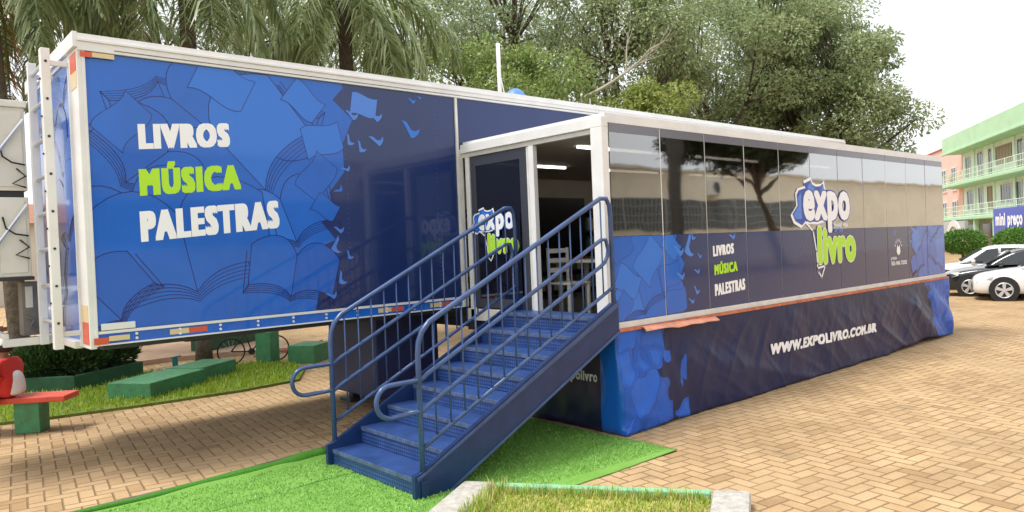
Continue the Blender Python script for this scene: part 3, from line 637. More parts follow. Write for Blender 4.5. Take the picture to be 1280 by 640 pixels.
bc.build('brace', ALU, g)
for z in (3.35, 2.6):
    c = MB(); c.tube([(1.2, gy0 - .03, z + .12), (1.22, gy0 - .06, z), (1.3, gy0 - .06, z - .06), (1.42, gy0 - .04, z - .08)], .009, 6); c.tube([(1.34, gy0 - .04, z - .12), (1.42, gy0 - .05, z - .2), (1.3, gy0 - .05, z - .28), (1.42, gy0 - .04, z - .32)], .010, 6)
    c.build('cable', RUBBER, g, smooth=True)
bb = MB(); bb.box((1.36, 9.5, 1.45), (1.53, 9.75, 2.03)); bb.box((1.39, 9.49, 1.75), (1.46, 9.5, 1.98), 1); bb.tube([(1.38, 9.47, 1.66), (1.46, 9.46, 1.62), (1.42, 9.46, 1.55), (1.5, 9.47, 1.5)], .014, 6, 0)
bb.build('battery_box', [mat('grey_box', (.17, .16, .15), .5, var=.3), WHITE_OLD], tr, bevel=.01)
fb = MB(); fb.box((1.15, 9.3, 1.36), (1.74, 9.38, 1.44)); fb.box((1.15, 9.3, 1.44), (1.2, 10.4, 1.5)); fb.build('front_bracket', WHITE_PAINT, tr, bevel=.006)

# belly locker and landing legs behind the stairs
bl = MB(); bl.box((5.33, 8.9, .17), (6.38, 10.25, 1.36))
tag(bl.build('belly_locker', BELLY, tr, bevel=.02), 'dark navy locker hung under the trailer floor')
for y in (9.0, 9.9):
    lg = MB(); lg.box((5.5, y, .05), (5.62, y + .12, .2)); lg.box((5.4, y - .1, 0), (5.72, y + .22, .05)); lg.build('landing_leg', STEEL, tr, bevel=.008)

# roof fittings
rp = MB(); rp.box((2.45, 8.6, 4.47), (3.75, 9.3, 4.55)); rp.box((2.5, 8.65, 4.41), (2.6, 9.25, 4.47)); rp.box((3.55, 8.65, 4.41), (3.65, 9.25, 4.47)); rp.build('roof_ladder_rack', WHITE_OLD, tr, bevel=.008)
ap = MB(); ap.cyl((8.3, 9.5, 4.41), (8.3, 9.5, 5.62), .035, 10); ap.cyl((8.45, 9.45, 4.41), (8.29, 9.5, 5.2), .012, 6); ap.build('antenna_pole', WHITE_PAINT, tr, smooth=True)
dm = MB()
for k in range(6):
    a0, a1 = k * math.pi / 12, (k + 1) * math.pi / 12
    ring = lambda a: [(8.65 + .2 * math.cos(a) * math.cos(t * math.pi / 8), 9.5 + .2 * math.cos(a) * math.sin(t * math.pi / 8), 4.66 + .24 * math.sin(a)) for t in range(16)]
    A, B = ring(a0), ring(a1); dm.add(A + B, [(t, (t + 1) % 16, 16 + (t + 1) % 16, 16 + t) for t in range(16)])
dm.cyl((8.65, 9.5, 4.41), (8.65, 9.5, 4.66), .18, 12); dm.build('roof_vent', mat('blue_plastic', (.10, .25, .62), .4), tr, smooth=True)
for x, l, h in ((10.2, .25, .1), (12.2, .3, .07), (15.3, .9, .09)):
    v = MB(); v.box((x, 8.7, 4.415), (x + l, 9.3, 4.415 + h)); v.build('roof_hatch', WHITE_OLD, tr, bevel=.02)
sa = MB(); sa.tube([(9.9, 8.9, 4.41), (9.88, 8.9, 4.75)], .012, 6); sa.tube([(10.1, 8.9, 4.41), (10.0, 8.9, 4.66)], .012, 6); sa.build('aerial', ALU, tr)

# slide-out: floor, roof, frame
sf = MB(); sf.box((SX0 + .02, YS + .03, 1.06), (SX1 - .02, YF + .06, 1.20)); sf.box((SX0 + .06, YS + .07, 1.2), (SX1 - .06, YB - .1, 1.225), 1); sf.build('slide_out_floor', [STEEL, INT_FLOOR], tr)
sr = MB(); sr.box((SX0, YS, 3.555), (SX1, YF - .01, 3.66)); sr.box((SX0 + .1, YS + .1, 3.50), (SX1 - .1, YB - .1, 3.553), 1)
sr.build('slide_out_roof', [WHITE_PAINT, INTERIOR], tr)
ss = MB(); ss.box((SX0 - .01, YS - .02, 1.205), (SX1 + .01, YS + .05, 1.275)); tag(ss.build('sill', WHITE_OLD, tr, bevel=.006), 'white bottom sill of the window wall')
so = MB(); so.box((SX0 - .005, YS - .062, 1.172), (SX1, YS + .04, 1.203)); tag(so.build('floor_edge', RUST, tr), 'rusty orange floor edge')
er = MB(); er.box((SX1 - .05, YS + .06, 1.2), (SX1, YF - .02, 3.55)); tag(er.build('end_wall', BLUE, tr), 'blue far end wall')
df = MB()
df.box((SX0 - .06, YS - .005, 1.20), (SX0 + .05, YS + .17, 3.50)); df.box((SX0 - .06, YS - .005, 3.50), (SX0 + .05, YF - .02, 3.62)); df.box((SX0 - .03, YS + .17, 3.44), (SX0 + .03, YF - .02, 3.50), 1)
df.box((SX0 - .03, 6.73, 1.22), (SX0 + .04, 6.82, 3.44)); df.box((SX0 - .02, 6.83, 1.22), (SX0 + .03, 6.87, 3.44), 1); df.box((SX0 - .03, 8.02, 1.22), (SX0 + .03, 8.1, 3.44)); df.box((SX0 - .03, YS + .17, 1.2), (SX0 + .03, YF, 1.36), 1)
tag(df.build('door_frame', [WHITE_PAINT, WHITE_OLD], tr, bevel=.006), 'white door frame at the head of the stairs')

# sliding dark glass door with logo
CYAN = SKYBLUE
def blob(sx, sz, rng_, n=26):
    P = []
    for k in range(n):
        a = 2 * math.pi * k / n; r = 1 + (.18 if k % 4 == 0 else -.06 if k % 4 == 2 else .04) * (1 if math.sin(a) > -.3 else .4)
        P.append((math.cos(a) * sx * r, math.sin(a) * sz * r))
    return P
def logo(mb, fr, x0, z0, k, mats, lay, mirror=False):
    """white edged blue map blob, 'expo' white over 'livro' lime; k scales from the big window logo; mats = white, lime, blue, light blue"""
    W_, L_, B_, C_ = mats; O, u, v, n = fr
    bl_ = [(.0, .37), (.17, .50), (.15, .67), (.22, .74), (.44, .78), (.39, .85), (.62, .91), (.67, .84), (.78, .81), (.93, .82), (1.03, .87), (1.08, .71), (1.30, .6), (1.2, .3), (.79, .24), (.40, .25), (.29, .19), (.08, .26)]
    T = lambda P: [(x0 + k * x, z0 + k * z) for x, z in P]
    cx, cz = .62, .52
    mb.poly(frame_pts(T([(cx + (x - cx) * 1.07, cz + (z - cz) * 1.1) for x, z in bl_]), O, u, v, n, lay.next()), W_)
    mb.poly(frame_pts(T([(cx + (x - cx) * .98, cz + (z - cz) * .97) for x, z in bl_]), O, u, v, n, lay.next()), B_)
    for P in ([(.05, .36), (.22, .5), (.2, .62), (.3, .7), (.3, .3), (.12, .3)], [(.5, .78), (.62, .88), (.66, .8), (.75, .78), (.7, .68), (.5, .66)], [(.95, .78), (1.02, .84), (1.05, .7), (1.0, .6), (.9, .66)]):
        mb.poly(frame_pts(T(P), O, u, v, n, lay.next()), C_)
    # tail of the map down to the south
    z = lay.next(); ribbon(mb, T([(.40, .25), (.64, .11), (.73, -.21), (.75, -.40), (.74, -.50), (.78, -.55)]), .035 * k, fr, z, W_)
    ribbon(mb, T([(.73, -.48), (1.0, -.45), (.87, -.63), (.73, -.48)]), .03 * k, fr, z, W_)
    A = lambda x, z: Vector(O) + Vector(u) * (x0 + k * x) + Vector(v) * (z0 + k * z)
    for mi, b, dz in ((B_, .062, 0), (W_, .040, .001)):
        e = lay.next() + dz
        lettering(mb, 'expo', A(.35 - (b - .040), .27 - (b - .040)), u, v, n, k * (1.6 + 2 * (b - .040)), k * (.47 + 2 * (b - .040)), b * k, e, mi, ref='x', sp=1.1)
    for mi, b, dz in ((W_, .056, .002), (L_, .042, .003)):
        e = lay.next() + dz
        lettering(mb, 'livro', A(.77 - (b - .040), -.42 - (b - .040)), u, v, n, k * (1.34 + 2 * (b - .040)), k * (.42 + 2 * (b - .040)), b * k, e, mi, ref='x', sp=1.12)
dr = MB(); dr.box((SX0 - .02, 6.88, 1.38), (SX0 + .02, 7.0, 3.43)); dr.box((SX0 - .02, 7.90, 1.38), (SX0 + .02, 8.0, 3.43)); dr.box((SX0 - .02, 7.0, 3.3), (SX0 + .02, 7.9, 3.43)); dr.box((SX0 - .02, 7.0, 1.38), (SX0 + .02, 7.9, 1.5))
do = dr.build('sliding_door', mat('grey_door_stile', (.05, .055, .07), .3), tr, bevel=.004)
dg = MB(); dg.box((SX0 - .006, 6.99, 1.49), (SX0 + .006, 7.91, 3.31)); tag(dg.build('door_glass', DOOR_GLASS, do), 'dark tinted door glass')
dl = MB(); FRD = (Vector((SX0 - .022, 0, 0)), Vector((0, -1, 0)), Vector((0, 0, 1)), Vector((-1, 0, 0)))
logo(dl, FRD, -8.03, 2.30, .46, (0, 1, 2, 3), Layers(.002, .0002)); tag(dl.build('door_logo', [WHITE, LIME, BLUE, SKYBLUE], do), 'blue white and lime logo sticker')

# window wall panels: glass above, print below
FRS = (Vector((0, YS, 0)), Vector((1, 0, 0)), Vector((0, 0, 1)), Vector((0, -1, 0)))
NP = 11; pw = (SX1 - SX0 - .07) / NP; px0 = SX0 + .07
MATS = [NAVY, BLUE, BLUE_LIGHT, BLUE_MID, BLUE_DEEP, BLUE_LINE, SKYBLUE, WHITE, LIME]
rt_ = random.Random(3)
for i in range(NP):
    a, b = px0 + i * pw + .006, px0 + (i + 1) * pw - .006
    mu = MB(); mu.box((b - .004, YS + .006, 1.28), (b + .016, YS + .04, 3.55)); mu.box((a, YS + .012, 3.45), (b - .005, YS + .04, 3.55)); mu.box((a, YS + .012, 1.278), (b - .005, YS + .04, 1.30))
    mo = mu.build('window_panel', ALU if i else WHITE_PAINT, tr)
    gl = MB(); tw, tz = rt_.uniform(-.0022, .0022), rt_.uniform(-.002, .002)
    gl.prism([(a, YS + .005 - tw, 2.262), (b - .006, YS + .005 + tw, 2.262), (b - .006, YS + .005 + tw + tz, 3.45), (a, YS + .005 - tw + tz, 3.45)], (0, .006, 0)); gl.build('glass_pane', GLASS, mo)
    hd = MB(); hd.box((a, YS + .002, 3.45), (b - .006, YS + .010, 3.552)); hd.build('head_strip', mat('grey_head_strip', (.14, .14, .17), .25, coat=.3) if i == 0 else bpy.data.materials['grey_head_strip'], mo)
    pm = MB(); pm.box((a, YS + .001, 1.28), (b - .006, YS + .011, 2.26), NV); ly = Layers(.0002, .00006); cp_ = (a, 1.285, b - .006, 2.255)
    if i == 0:
        pm.poly(frame_pts([(a, 1.285), (b - .006, 1.285), (b - .006, 2.255), (a, 2.255)], *FRS, ly.next()), BL)
    if i == 1:
        pm.poly(frame_pts([(a, 1.285), (a + .35, 1.285), (a + .42, 1.5), (a + .3, 1.72), (a + .4, 1.9), (a + .2, 2.1), (a + .25, 2.255), (a, 2.255)], *FRS, ly.next()), BL)
    if i >= 9:
        pm.poly(frame_pts([(a if i > 9 else a + .45, 1.285), (b - .006, 1.285), (b - .006, 2.255), (a + (.1 if i > 9 else .75), 2.255), (a + (.0 if i > 9 else .6), 1.95), (a + (0 if i > 9 else .3), 1.7)], *FRS, ly.next()), BL)
    for cx, cy, sc, ro, fl_ in ((7.0, 1.36, .42, .35, (BL, BLL)), (15.6, 1.9, .35, .8, (BL, BLL)), (16.3, 1.5, .4, -.4, (BLL, BM)), (16.4, 2.1, .35, .5, (BM, BL)), (15.4, 1.4, .3, .3, (BL, BM))):
        if cx - 1.2 * sc < b and cx + 1.2 * sc > a: open_book(pm, FRS, ly, cx, cy, sc, ro, fl_, LN, .009, cp_)
    for cx, cy, sc, ro, fi in ((6.62, 2.12, .38, .5, BM), (7.12, 1.95, .52, .95, BLL), (6.7, 1.72, .42, -.4, BLL), (7.52, 1.75, .4, .3, BL), (7.55, 2.12, .35, -.6, BLL), (6.6, 1.42, .36, .9, BL), (7.62, 1.42, .42, .2, BL), (15.3, 2.05, .35, .6, BLL), (16.55, 1.85, .45, .4, BLL)):
        if cx - .7 * sc < b and cx + .7 * sc > a: loose_page(pm, FRS, ly, cx, cy, sc, ro, fi, LN, cp_, .006)
    for cx, cy, sc, ro in ((7.72, 2.0, .2, .3), (7.85, 2.08, .3, -.9), (7.75, 1.7, .16, .5), (8.05, 1.5, .14, 0), (8.1, 1.75, .12, .6), (8.15, 1.95, .1, .2), (8.0, 2.2, .13, -.2), (7.95, 1.38, .12, .4), (8.95, 2.17, .14, .6), (15.05, 1.95, .14, .3), (15.2, 2.15, .2, .5), (14.3, 2.12, .12, -.4)):
        if a < cx < b: bird(pm, FRS, ly, cx, cy, sc, ro, SB, cp_)
    t2 = Vector((1, 0, .05)).normalized()
    if i == 2:
        for s, x, z, wd, h in (('LIVROS', 8.46, 1.945, .5, .15), ('MÚSICA', 8.475, 1.70, .56, .145), ('PALESTRAS', 8.47, 1.425, .74, .165)):
            lettering(pm, s, (x, YS, z), t2, Vector((0, 0, 1)), N_, wd, h,   .0125, ly.next() + .001, LM_ if s[0] == 'M' else WH, sp=1.26, square=.55)
    if i == 8:
        lettering(pm, 'VIDA PARA TODOS', (14.12, YS, 1.555), (1, 0, 0), (0, 0, 1), N_, .72, .075, .004, .003, WH, sp=1.1)
        lettering(pm, 'projeto', (14.12, YS, 1.66), (1, 0, 0), (0, 0, 1), N_, .26, .045, .002, .003, WH, ref='x')
        for q in range(7):
            aa = R(20 + q * 23); pm.poly(frame_pts([(14.47 + .13 * math.cos(aa - .12), 1.86 + .13 * math.sin(aa - .12)), (14.47 + .13 * math.cos(aa + .12), 1.86 + .13 * math.sin(aa + .12)), (14.47 + .2 * math.cos(aa), 1.86 + .2 * math.sin(aa))], *FRS, .003), WH)
        pm.poly(frame_pts([(14.38, 1.8), (14.42, 1.93), (14.47, 1.88), (14.52, 1.93), (14.56, 1.8), (14.5, 1.74), (14.44, 1.74)], *FRS, .0034), WH)
    po = pm.build('printed_panel', MATS, mo)
lg_ = MB(); logo(lg_, FRS, 10.57, 2.13, 1.0, (0, 1, 2, 3), Layers(.003, .0002))
lettering(lg_, 'PAIXÃO PELA', (11.9, YS, 2.29), (1, 0, 0), (0, 0, 1), N_, .5, .055, .004, .016, 0); lettering(lg_, 'LEITURA', (11.9, YS, 2.21), (1, 0, 0), (0, 0, 1), N_, .32, .055, .004, .016, 3)
tag(lg_.build('window_logo', [WHITE, LIME, mat('logo_blue', (.03, .07, .38), .35), SKYBLUE], tr), 'large expo livro logo on the window wall')

# interior fittings
iw = MB(); iw.box((X0 + 4.8, YB - .1, 1.2), (X1 - .1, YB - .055, 3.5)); iw.box((SX1 - .1, YS + .08, 1.23), (SX1 - .055, YB - .11, 3.49)); tag(iw.build('inner_walls', INTERIOR, tr), 'beige inner wall lining')
LAMP = mat('lit_tube', (1, .97, .9), .5, emit=3)
for x, y in [(x, y) for x in (8.2, 10.9, 13.6) for y in (6.8, 8.8)]:
    lt = MB(); lt.box((x - .9, y, 3.465), (x + .9, y + .045, 3.497)); lt.build('tube_light', LAMP, tr)
rs = random.Random(4)
for i, (x, y) in enumerate(((8.2, 10.35), (10.6, 10.35), (13.0, 10.35), (15.3, 10.35))):
    sh = empty('bookshelf', (x, y, 1.225), 'dark bookshelf against the inner back wall, seen through the %s' % ['open door', 'window left of the logo', 'window behind the logo', 'windows right of the logo'][i], 'bookshelf', 'shelves inside the trailer')
    f = MB(); f.box((x - 1, y - .15, 1.23), (x - .96, y + .3, 2.9)); f.box((x + .96, y - .15, 1.23), (x + 1, y + .3, 2.9)); f.box((x - .96, y + .27, 1.23), (x + .96, y + .3, 2.9)); f.build('frame', DARK_WOOD, sh)
    for k in range(5):
        z = 1.28 + k * .38; s_ = MB(); s_.box((x - .955, y - .14, z), (x + .955, y + .265, z + .03)); s_.build('shelf', DARK_WOOD, sh)
        bk = MB(); q = x - .93
        while q < x + .85:
            w_ = rs.uniform(.02, .06); bk.box((q, y - .08, z + .032), (q + w_ - .004, y + .12, z + rs.uniform(.2, .31)), rs.randrange(5)); q += w_
        if k < 4: tag(bk.build('books', [mat('book_cover', c, .5) if i == 0 and k == 0 else bpy.data.materials[nm] for c, nm in (((.3, .04, .03), 'book_cover'), ((.05, .1, .25), 'book_cover.001'), ((.5, .4, .2), 'book_cover.002'), ((.04, .15, .07), 'book_cover.003'), ((.5, .5, .48), 'book_cover.004'))], sh), kind='stuff')
tv = empty('television', (9.5, 10.1, 1.225), 'large black screen standing inside the open doorway', 'television')
t_ = MB(); t_.box((8.7, 9.7, 2.0), (10.5, 9.78, 3.05)); t_.build('screen', SCREEN, tv, bevel=.01); t_ = MB(); t_.box((9.5, 9.73, 1.26), (9.62, 9.77, 2.0)); t_.box((9.1, 9.5, 1.226), (10.0, 9.95, 1.26)); t_.build('stand', STEEL, tv)
tb = empty('table', (7.75, 7.1, 1.225), 'white plastic table just inside the open doorway', 'table')
def slab(nm, a, b, par, mt, bv=.012): q = MB(); q.box(a, b); return q.build(nm, mt, par, bevel=bv)
slab('tabletop', (7.4, 6.6, 1.93), (8.1, 7.5, 1.97), tb, PLASTIC)
for x in (7.45, 8.0):
    for y in (6.65, 7.4): slab('leg', (x, y, 1.226), (x + .05, y + .05, 1.93), tb, PLASTIC, .004)
def chair(x, y, lab):
    c = empty('chair', (x, y, 1.225), lab, 'chair', 'white chairs inside the trailer')
    slab('seat', (x - .21, y - .21, 1.66), (x + .21, y + .21, 1.69), c, PLASTIC)
    for dx in (-.2, .165):
        for dy in (-.2, .165): slab('leg', (x + dx, y + dy, 1.226), (x + dx + .035, y + dy + .035, 1.66), c, PLASTIC, .004)
    for dx in (-.2, .165): slab('back_post', (x + dx, y + .17, 1.69), (x + dx + .035, y + .2, 2.15), c, PLASTIC, .004)
    for z in (1.82, 1.95, 2.08): slab('back_slat', (x - .165, y + .175, z), (x + .165, y + .195, z + .06), c, PLASTIC, .004)
chair(7.15, 6.95, 'white slatted chair nearest the open doorway'); chair(7.95, 6.2, 'white slatted chair behind the table, farther from the doorway')

# ------------------------------------------------------------------ vinyl skirt round the slide-out
def skirt_y(x, z):
    d = (1.19 - z)
    v = noise.noise(Vector((x * .9, 0, z * 1.3))) * .035 + noise.noise(Vector((x * 2.6 + z * 1.6, 3, z * 1.1))) * .015 + noise.noise(Vector((x * 7 - z * 5, 9, z * 3))) * .006
    rg = lambda q, f, k: (1 - abs(noise.noise(Vector(q)) * 2.2)) ** 3 * f if abs(noise.noise(Vector(q)) * 2.2) < 1 else 0
    v += rg((x * .55 + z * .9, 21, z * .5), -.024, 1) + rg((x * 1.4 - z * 1.1, 33, z * .8), -.016, 1) + rg((x * 2.2 + z * 2.6, 43, z * 1.5), -.009, 1)
    c = max(0, 1 - (x - 6.4) / .9)
    v += c * (.016 * math.sin(z * 7 + x * 3) + .008 * math.sin(z * 15 - x * 9)) - c * .05 * d
    e = max(0, (x - 14.4) / 2.5); v += e * .03 * math.sin((x + z * 1.5) * 5)
    return YS - .035 + v * min(1, d * 2.2) - .03 * d
sk = empty('vinyl_skirt', (6.4, YS, 0), 'wrinkled printed vinyl skirt hanging under the window wall', 'skirt')
sm = MB(); nx, nz = 420, 36
def hem(x): return max(.0, .012 + .03 * noise.noise(Vector((x * 1.3, 5, 0)))) + max(0, .09 * (1 - abs(x - 15.4) / 1.6))
V = []
for i in range(nx + 1):
    x = 6.43 + (16.88 - 6.43) * i / nx; h0 = hem(x)
    for j in range(nz + 1):
        z = h0 + (1.19 - h0) * j / nz; V.append((x, skirt_y(x, z), z))
sm.add(V, [(i * (nz + 1) + j, (i + 1) * (nz + 1) + j, (i + 1) * (nz + 1) + j + 1, i * (nz + 1) + j + 1) for i in range(nx) for j in range(nz)])
so_ = sm.build('front_panel', SKIRT, sk, smooth=True); md = so_.modifiers.new('thick', 'SOLIDIFY'); md.thickness = .006; md.offset = 0
wl = MB(); lettering(wl, 'WWW.EXPOLIVRO.COM.BR', (9.72, 0, .49), Vector((1, 0, -.012)), (0, 0, 1), N_, 3.5, .17, .018, 0, 0, shear=.12, sp=1.14, square=.6, warp=lambda p: Vector((p.x, skirt_y(p.x, p.z) - .012 + p.y, p.z)))
wl.build('front_lettering', WHITE, sk)
em = MB(); V = []; n1, n2 = 60, 20
def end_x(y, z): return 6.43 + (noise.noise(Vector((y * 1.7, 1, z * 1.4))) * .05 + noise.noise(Vector((y * 5, 4, z * 3))) * .02) * min(1, (1.19 - z) * 2) * min(1, (y - YS + .0) * 4 + .0) - (0.0)
for i in range(n1 + 1):
    y = YS - .035 + (8.1 - YS) * i / n1
    for j in range(n2 + 1):
        z = .012 + 1.178 * j / n2
        yy = y if i else skirt_y(6.43, z); V.append((end_x(y, z) if i else 6.43, yy, z))
em.add(V, [(i * (n2 + 1) + j, i * (n2 + 1) + j + 1, (i + 1) * (n2 + 1) + j + 1, (i + 1) * (n2 + 1) + j) for i in range(n1) for j in range(n2)])
eo = em.build('end_panel', [SKIRT_END, BLUE], sk, smooth=True); md = eo.modifiers.new('thick', 'SOLIDIFY'); md.thickness = .006; md.offset = 0
for p in eo.data.polygons:
    if p.center.y + sk.location.y < YS + .22: p.material_index = 1
rm = MB(); V = []; n1, n2 = 20, 12
for i in range(n1 + 1):
    y = YS - .03 + 2.6 * i / n1
    for j in range(n2 + 1):
        z = .02 + 1.17 * j / n2; V.append((16.88 + .03 * noise.noise(Vector((y * 2, z * 2, 7))), y, z))
rm.add(V, [(i * (n2 + 1) + j, i * (n2 + 1) + j + 1, (i + 1) * (n2 + 1) + j + 1, (i + 1) * (n2 + 1) + j) for i in range(n1) for j in range(n2)])
tag(rm.build('far_end_panel', BLUE, sk, smooth=True), 'bright blue far end of the skirt')
el = MB(); wpf = lambda p: Vector((end_x(p.y, p.z) - .012 + (p.x - 6.43), p.y, p.z))
NX = Vector((-1, 0, 0))
lettering(el, '@expolivro', (6.43, 6.56, .575), (0, -1, 0), (0, 0, 1), NX, .72, .085, .006, 0, 0, ref='x', warp=wpf)
el.build('end_lettering', WHITE, sk); el = MB()
lettering(el, '/expolivro', (6.43, 7.45, .285), (0, -1, 0), (0, 0, 1), NX, .72, .085, .006, 0, 0, ref='x', warp=wpf)
el.build('end_lettering', WHITE, sk); el = MB()
ic = [(6.70 + .055 * math.cos(q * math.pi / 12) * (1.15 if q % 6 == 3 else 1), .63 + .055 * math.sin(q * math.pi / 12) * (1.15 if q % 6 == 3 else 1)) for q in range(25)]
ribbon(el, [(-y, z) for y, z in ic], .014, (Vector((end_x(6.7, .63) - .004, 0, 0)), Vector((0, -1, 0)), Vector((0, 0, 1)), NX), .008, 0)
el.build('social_icon', WHITE, sk)
fp_ = MB(); V = []
for i in range(13):
    x = 6.85 + 1.5 * i / 12
    for j in range(4): V.append((x, YS - .05 - .03 * j - .012 * math.sin(x * 9), 1.20 - .009 * j * j * (.6 + .5 * noise.noise(Vector((x * 3, j, 0)))) - .002 * i))
fp_.add(V, [(i * 4 + j, (i + 1) * 4 + j, (i + 1) * 4 + j + 1, i * 4 + j + 1) for i in range(12) for j in range(3)])
fo = fp_.build('folded_flap', mat('salmon_vinyl', (.80, .34, .22), .5, var=.3), loc=(7.6, YS, 1.15), smooth=True); md = fo.modifiers.new('thick', 'SOLIDIFY'); md.thickness = .005
tag(fo, 'salmon coloured flap folded out over the top of the skirt near the stairs', 'flap')

# ------------------------------------------------------------------ staircase
sc_ = empty('metal_staircase', (5.0, 6.3, 0), 'blue steel staircase with looped tube handrails climbing to the trailer door', 'staircase')
SY0, SY1, NST = 5.48, 7.08, 8
tx0, tx1, rise = 3.66, 6.38, 1.38 / 8
run = (tx1 - tx0) / NST
for k in range(NST):
    x = tx0 + k * run; z = rise * (k + 1)
    s_ = MB(); s_.box((x, SY0 + .03, z - .035), (x + run + .03, SY1 - .03, z)); s_.box((x, SY0 + .03, z - rise + .002), (x + .012, SY1 - .03, z - .036)); s_.box((x - .008, SY0 + .03, z - .04), (x, SY1 - .03, z + .002), 1)
    s_.build('step', [TREAD, WORN], sc_, bevel=.003)
for y in (SY0 - .02, SY1 - .03):
    st_ = MB(); st_.prism([(3.60, y, .0), (3.92, y, .0), (6.40, y, 1.20), (6.40, y, 1.52), (6.30, y, 1.52), (3.66, y, .235), (3.60, y, .225)], (0, .05, 0), 0)
    yo = y - .012 if y < 6 else y + .05
    st_.prism([(3.62, yo, .205), (3.66, yo, .215), (6.33, yo, 1.51), (6.40, yo, 1.52), (6.40, yo, 1.48), (3.62, yo, .17)], (0, .012, 0), 1)
    st_.prism([(3.92, yo, .0), (3.98, yo, .0), (6.40, yo, 1.175), (6.40, yo, 1.21)], (0, .012, 0), 1)
    st_.build('stringer', [BLUE_STEEL, BLUE_RAIL], sc_, bevel=.003)
def arc_pts(c, r, a0, a1, n=8, y=0.): return [(c[0] + r * math.cos(a0 + (a1 - a0) * i / n), y, c[1] + r * math.sin(a0 + (a1 - a0) * i / n)) for i in range(n + 1)]
sl_ = .475; sa_ = math.atan(sl_)
for y in (SY0 + .0, SY1 + .0):
    hr = MB(); xb, xt = 3.70, 6.34; ztop = lambda x: 1.50 + (x - xb) * sl_
    # post, bend, sloping rail, bend, top post
    P = [(xb, y, .0), (xb, y, 1.28)]
    P += [(xb + .012, y, 1.38), (xb + .05, y, 1.47), (xb + .13, y, 1.552)] + [(xt - .30, y, ztop(xt - .30)), (xt - .16, y, ztop(xt - .16) + .0), (xt - .06, y, ztop(xt - .06) - .045), (xt - .01, y, ztop(xt) - .15), (xt, y, ztop(xt) - .28), (xt, y, 1.36)]
    hr.tube(P, .026, 10)
    ho = hr.build('handrail', BLUE_RAIL, sc_, smooth=True)
    # middle loop: two sloping rails joined by U bends at both ends
    zu, zl = (lambda x: 1.05 + (x - xb) * sl_), (lambda x: .77 + (x - xb) * sl_)
    lp = MB(); cxl, czl, rl_ = xb - .30, .91, .14
    loop = [(xt - .2, y, zl(xt - .2)), (xb + .1, y, zl(xb + .1)), (xb + .02, y, .775), (cxl, y, .77)] + arc_pts((cxl, czl), rl_, -math.pi / 2, -1.5 * math.pi, 10, y) + [(xb + .02, y, 1.05), (xb + .1, y, zu(xb + .1)), (xt - .28, y, zu(xt - .28))]
    cxu, czu = xt - .17, (zu(xt - .22) + zl(xt - .16)) / 2
    loop += [(xt - .17, y, zu(xt - .17) + .0), (xt - .09, y, zu(xt - .1) - .03), (xt - .055, y, czu + .04), (xt - .07, y, czu - .03), (xt - .12, y, zl(xt - .12) + .01), (xt - .2, y, zl(xt - .2))]
    lp.tube(loop, .022, 9, caps=False); lp.build('middle_rail', BLUE_RAIL, sc_, smooth=True)
    br = MB(); br.tube([(xb, y, .44), (xt, y, .44 + (xt - xb) * sl_)], .02, 8); br.build('bottom_rail', BLUE_RAIL, sc_, smooth=True)
    for k in range(15):
        x = xb + .17 + k * .165; z0 = .44 + (x - xb) * sl_
        ba = MB(); ba.cyl((x, y, z0), (x, y, min(ztop(x), ztop(xt) - .10 - max(0, (x - xt + .12)) * 1.2) - .01), .0085, 7); ba.build('baluster', BLUE_RAIL, sc_, smooth=True)
    ft = MB(); ft.box((xb - .04, y - .035, 0), (xb + .04, y + .035, .16)); ft.build('post_foot', BLUE_STEEL, sc_, bevel=.005)

# ------------------------------------------------------------------ artificial turf strips
TURF = turf_mat('artificial_turf', (.15, .34, .05), (.24, .44, .095), (.075, .22, .03))
def turf(label, f_poly, seed, x0, x1, y0f, y1f, n=90, mseg=26, fold=0.):
    r = random.Random(seed); mb = MB(); V = []
    for i in range(n + 1):
        x = x0 + (x1 - x0) * i / n; a, b = y0f(x), y1f(x)
        for j in range(mseg + 1):
            t = j / mseg; y = a + (b - a) * t
            z = .012 + max(0, noise.noise(Vector((x * 1.5, y * 2.2, seed)))) * .016 + max(0, noise.noise(Vector((x * .8 + y, y * 7, seed + 5)))) * .014
            if fold and t > .84: z += fold * math.sin((t - .84) / .16 * math.pi * .8) * (1 + .55 * noise.noise(Vector((x * 1.4, 2, 0)))) * min(1, max(.25, (x - .3) / 2.5))
            V.append((x, y, z))
    mb.add(V, [(i * (mseg + 1) + j, (i + 1) * (mseg + 1) + j, (i + 1) * (mseg + 1) + j + 1, i * (mseg + 1) + j + 1) for i in range(n) for j in range(mseg)])
    o = mb.build('turf_strip', TURF, loc=((x0 + x1) / 2, (y0f(x0) + y1f(x0)) / 2, 0), smooth=True)
    md = o.modifiers.new('thick', 'SOLIDIFY'); md.thickness = .01; md.offset = -1
    return tag(o, label, 'artificial turf', 'strips of artificial turf under the stairs')
wv = lambda s, a: (lambda x: noise.noise(Vector((x * 1.2, s, 0))) * a)
turf('artificial turf strip with a raised rolled edge along the pavers', None, 1, -1.2, 6.36, lambda x: 6.62 + .03 * (x - 3) + wv(1, .015)(x), lambda x: 7.42 + .02 * (x - 3) + wv(2, .06)(x), fold=.035)
ro = MB(); rr3 = []; pp3 = []
for i in range(60):
    x = .9 + 2.85 * i / 59; pp3.append((x, 7.40 + .02 * (x - 3) + wv(2, .06)(x), .035)); rr3.append((.022 + .05 * (i / 59) ** 1.5) * (1 + .4 * noise.noise(Vector((x * 3, 1, 1)))))
ro.tube(pp3, rr3, 10)
T0 = [o for o in bpy.data.objects if o.name.startswith('turf_strip')][0]
tag(ro.build('rolled_edge', turf_mat('shaded_turf_roll', (.055, .20, .02), (.09, .28, .035), (.03, .12, .015)), T0, smooth=True), 'rolled up edge with its shade put in as darker green')  # darker turf colour stands in for the shadow on the roll
